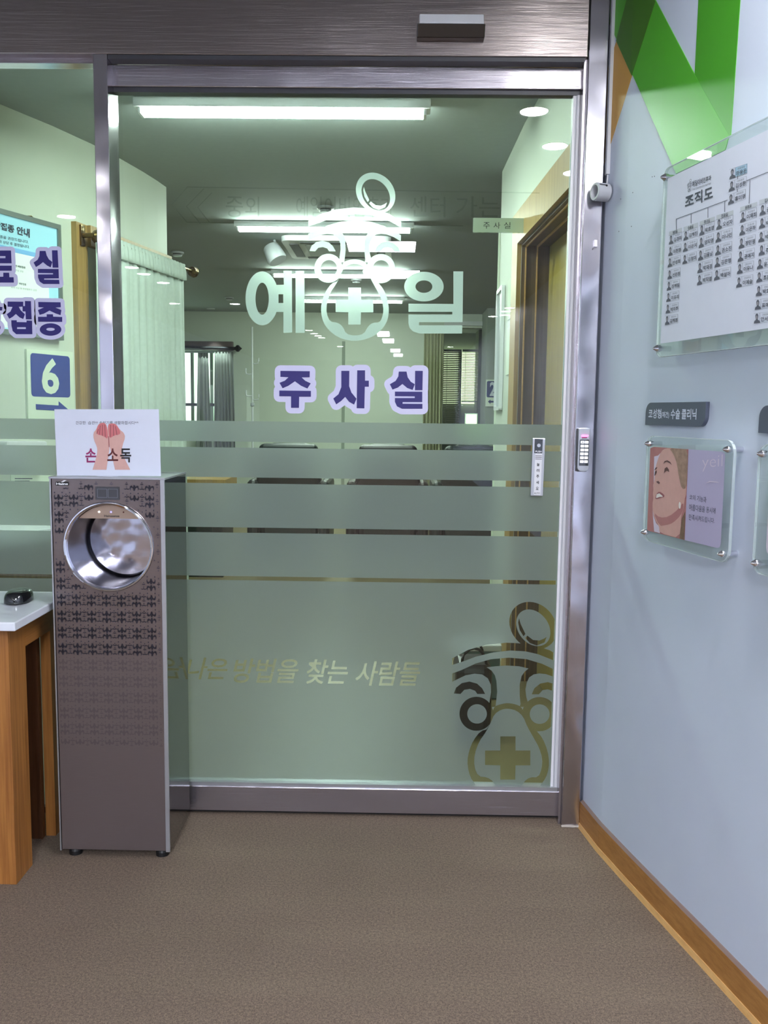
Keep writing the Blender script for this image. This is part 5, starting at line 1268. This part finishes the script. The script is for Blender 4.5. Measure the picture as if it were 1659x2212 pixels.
mk('display', box(a_.x, b_.x, 9.5, 9.51, b_.z, a_.z), M['green_screen'], gs); mk('casing', box(a_.x-.01, b_.x+.01, 9.511, 9.54, b_.z-.02, a_.z+.01), M['white_plastic'], gs)
mk('support', box((a_.x+b_.x)/2-.02, (a_.x+b_.x)/2+.02, 9.511, 9.54, 0, b_.z-.02), M['gray_plastic'], gs)
# number two sign on the column
SY = 11.595
a_, b_ = onY(1050, 820, SY), onY(1077, 878, SY)
n2_ = thing('number_sign', 'white sign with navy number two and left arrow on the far column', 'number sign', (a_.x, SY, b_.z), group='numbered direction signs')
mk('panel', box(a_.x, b_.x+.03, SY-.012, SY+.004, b_.z, a_.z), M['paper_green'], n2_)
S2 = lambda x, y: onY(880+x/6.38, 640+y/6.38, SY-.014)
p1, p2 = S2(1096, 1168), S2(1240, 1395)
mk('number_field', fixw(lift(region([(rrect(p1.x, p2.x, p2.z, p1.z, (.02,)*4, 4), True)]), lambda u, v, d: Vector((u, SY-.0128, v)), 0)), M['sign_navy'], n2_)
p1, p2 = S2(1138, 1180), S2(1215, 1375)
mk('numeral', fixw(lift(boxmap(text2d('2', .03), p1.x, p2.x, p2.z, p1.z), lambda u, v, d: Vector((u, SY-.0136, v)), 0)), M['paper'], n2_)
ar = [S2(x, y) for x, y in ((1110, 1452), (1145, 1422), (1145, 1440), (1225, 1440), (1225, 1466), (1145, 1466), (1145, 1484))]
mk('arrow', fixw(lift(region([([(q.x, q.z) for q in ar], True)]), lambda u, v, d: Vector((u, SY-.0132, v)), 0)), M['sign_navy'], n2_)
# reclining chairs seen in the clear strips
def recliner(px, label, mt):
    Y = 7.2; x = onY(px, 1000, Y).x
    t = thing('recliner', label, 'chair', (x, Y, 0), group='dark leather recliners of the far room')
    L = M[mt]
    mk('seat', box(x-.235, x+.235, Y-.1, Y+.5, .28, .45), L, t, bevel=.05)
    def slab(z0, z1, w0, w1, y0, y1, th_):
        v = []
        for (z, w_, y) in ((z0, w0, y0), ((z0+z1)/2, (w0+w1)/2*1.05, (y0+y1)/2), (z1, w1, y1)):
            v += [(x-w_, y, z), (x+w_, y, z), (x+w_, y+th_, z), (x-w_, y+th_, z)]
        f = [(0, 3, 2, 1), (8, 9, 10, 11)]
        for k in (0, 4):
            for j in range(4): f.append((k+j, k+(j+1) % 4, k+4+(j+1) % 4, k+4+j))
        return v, f
    mk('backrest', slab(.40, 1.045, .27, .23, Y+.0, Y-.13, .15), L, t, bevel=.04, seg=3)
    mk('headrest', slab(.88, 1.05, .17, .16, Y-.03, Y-.06, .19), L, t, bevel=.04)
    for s_ in (-1, 1):
        mk('armrest', box(x+s_*.285-.045, x+s_*.285+.045, Y-.12, Y+.5, .22, .76-.0*s_), L, t, bevel=.05, seg=3)
    mk('footrest', box(x-.25, x+.25, Y+.52, Y+.62, .1, .42), L, t, bevel=.03)
    for sx_ in (-1, 1):
        for sy_ in (0, .45): mk('leg', lathe((x+sx_*.24, Y+sy_, 0), (0, 0, 1), [(0, .022), (.285, .028)], 12), M['black'], t)
recliner(625, 'black leather recliner left of the others behind the door strips', 'leather_b')
recliner(838, 'brown-black leather recliner in the middle behind the door strips', 'leather')
recliner(1022, 'dark leather recliner at the right behind the door strips', 'leather_b')
# treatment counter at the left of the recliners
cx0, cx1 = onY(395, 1040, 6.9).x, onY(487, 1040, 6.9).x
tcn = thing('treatment_counter', 'wood-topped dark counter left of the recliners behind the door', 'counter', ((cx0+cx1)/2, 7.1, 0))
zc = onY(440, 1036, 6.9).z
mk('worktop', box(cx0-.3, cx1, 6.9, 7.4, zc-.12, zc), M['door_wood'], tcn)
mk('body', box(cx0-.28, cx1-.03, 6.93, 7.38, 0, zc-.121), M['leather_b'], tcn)

# things standing on the floor just inside the door, seen through the clear emblem cut-outs
a_, b_ = onY(985, 1425, 3.5), onY(1066, 1425, 3.5)
bg = thing('tote_bag', 'black bag on the floor behind the clear emblem cut-out', 'bag', ((a_.x+b_.x)/2, 3.6, 0))
mk('body', box(a_.x, b_.x, 3.5, 3.7, 0, a_.z-.02), M['leather'], bg, bevel=.035, seg=3)
for y in (3.53, 3.67): mk('handle', tube([((a_.x+b_.x)/2+.05*cos(t*pi/8)*1.0, y, a_.z-.03+.07*sin(t*pi/8)) for t in range(9)], .006, 6), M['black'], bg)
a_, b_ = onY(992, 1392, 4.0), onY(1084, 1392, 4.0)
tb = thing('storage_box', 'grey-green box on the floor behind the black bag', 'box', ((a_.x+b_.x)/2, 4.1, 0))
mk('body', box(a_.x, b_.x-.005, 4.0, 4.3, 0, a_.z-.03), mat('teal_gray', (84, 112, 108), .5), tb, bevel=.006)
mk('lid', box(a_.x-.008, b_.x+.0, 3.992, 4.308, a_.z-.03, a_.z), M['white_plastic'], tb, bevel=.006)
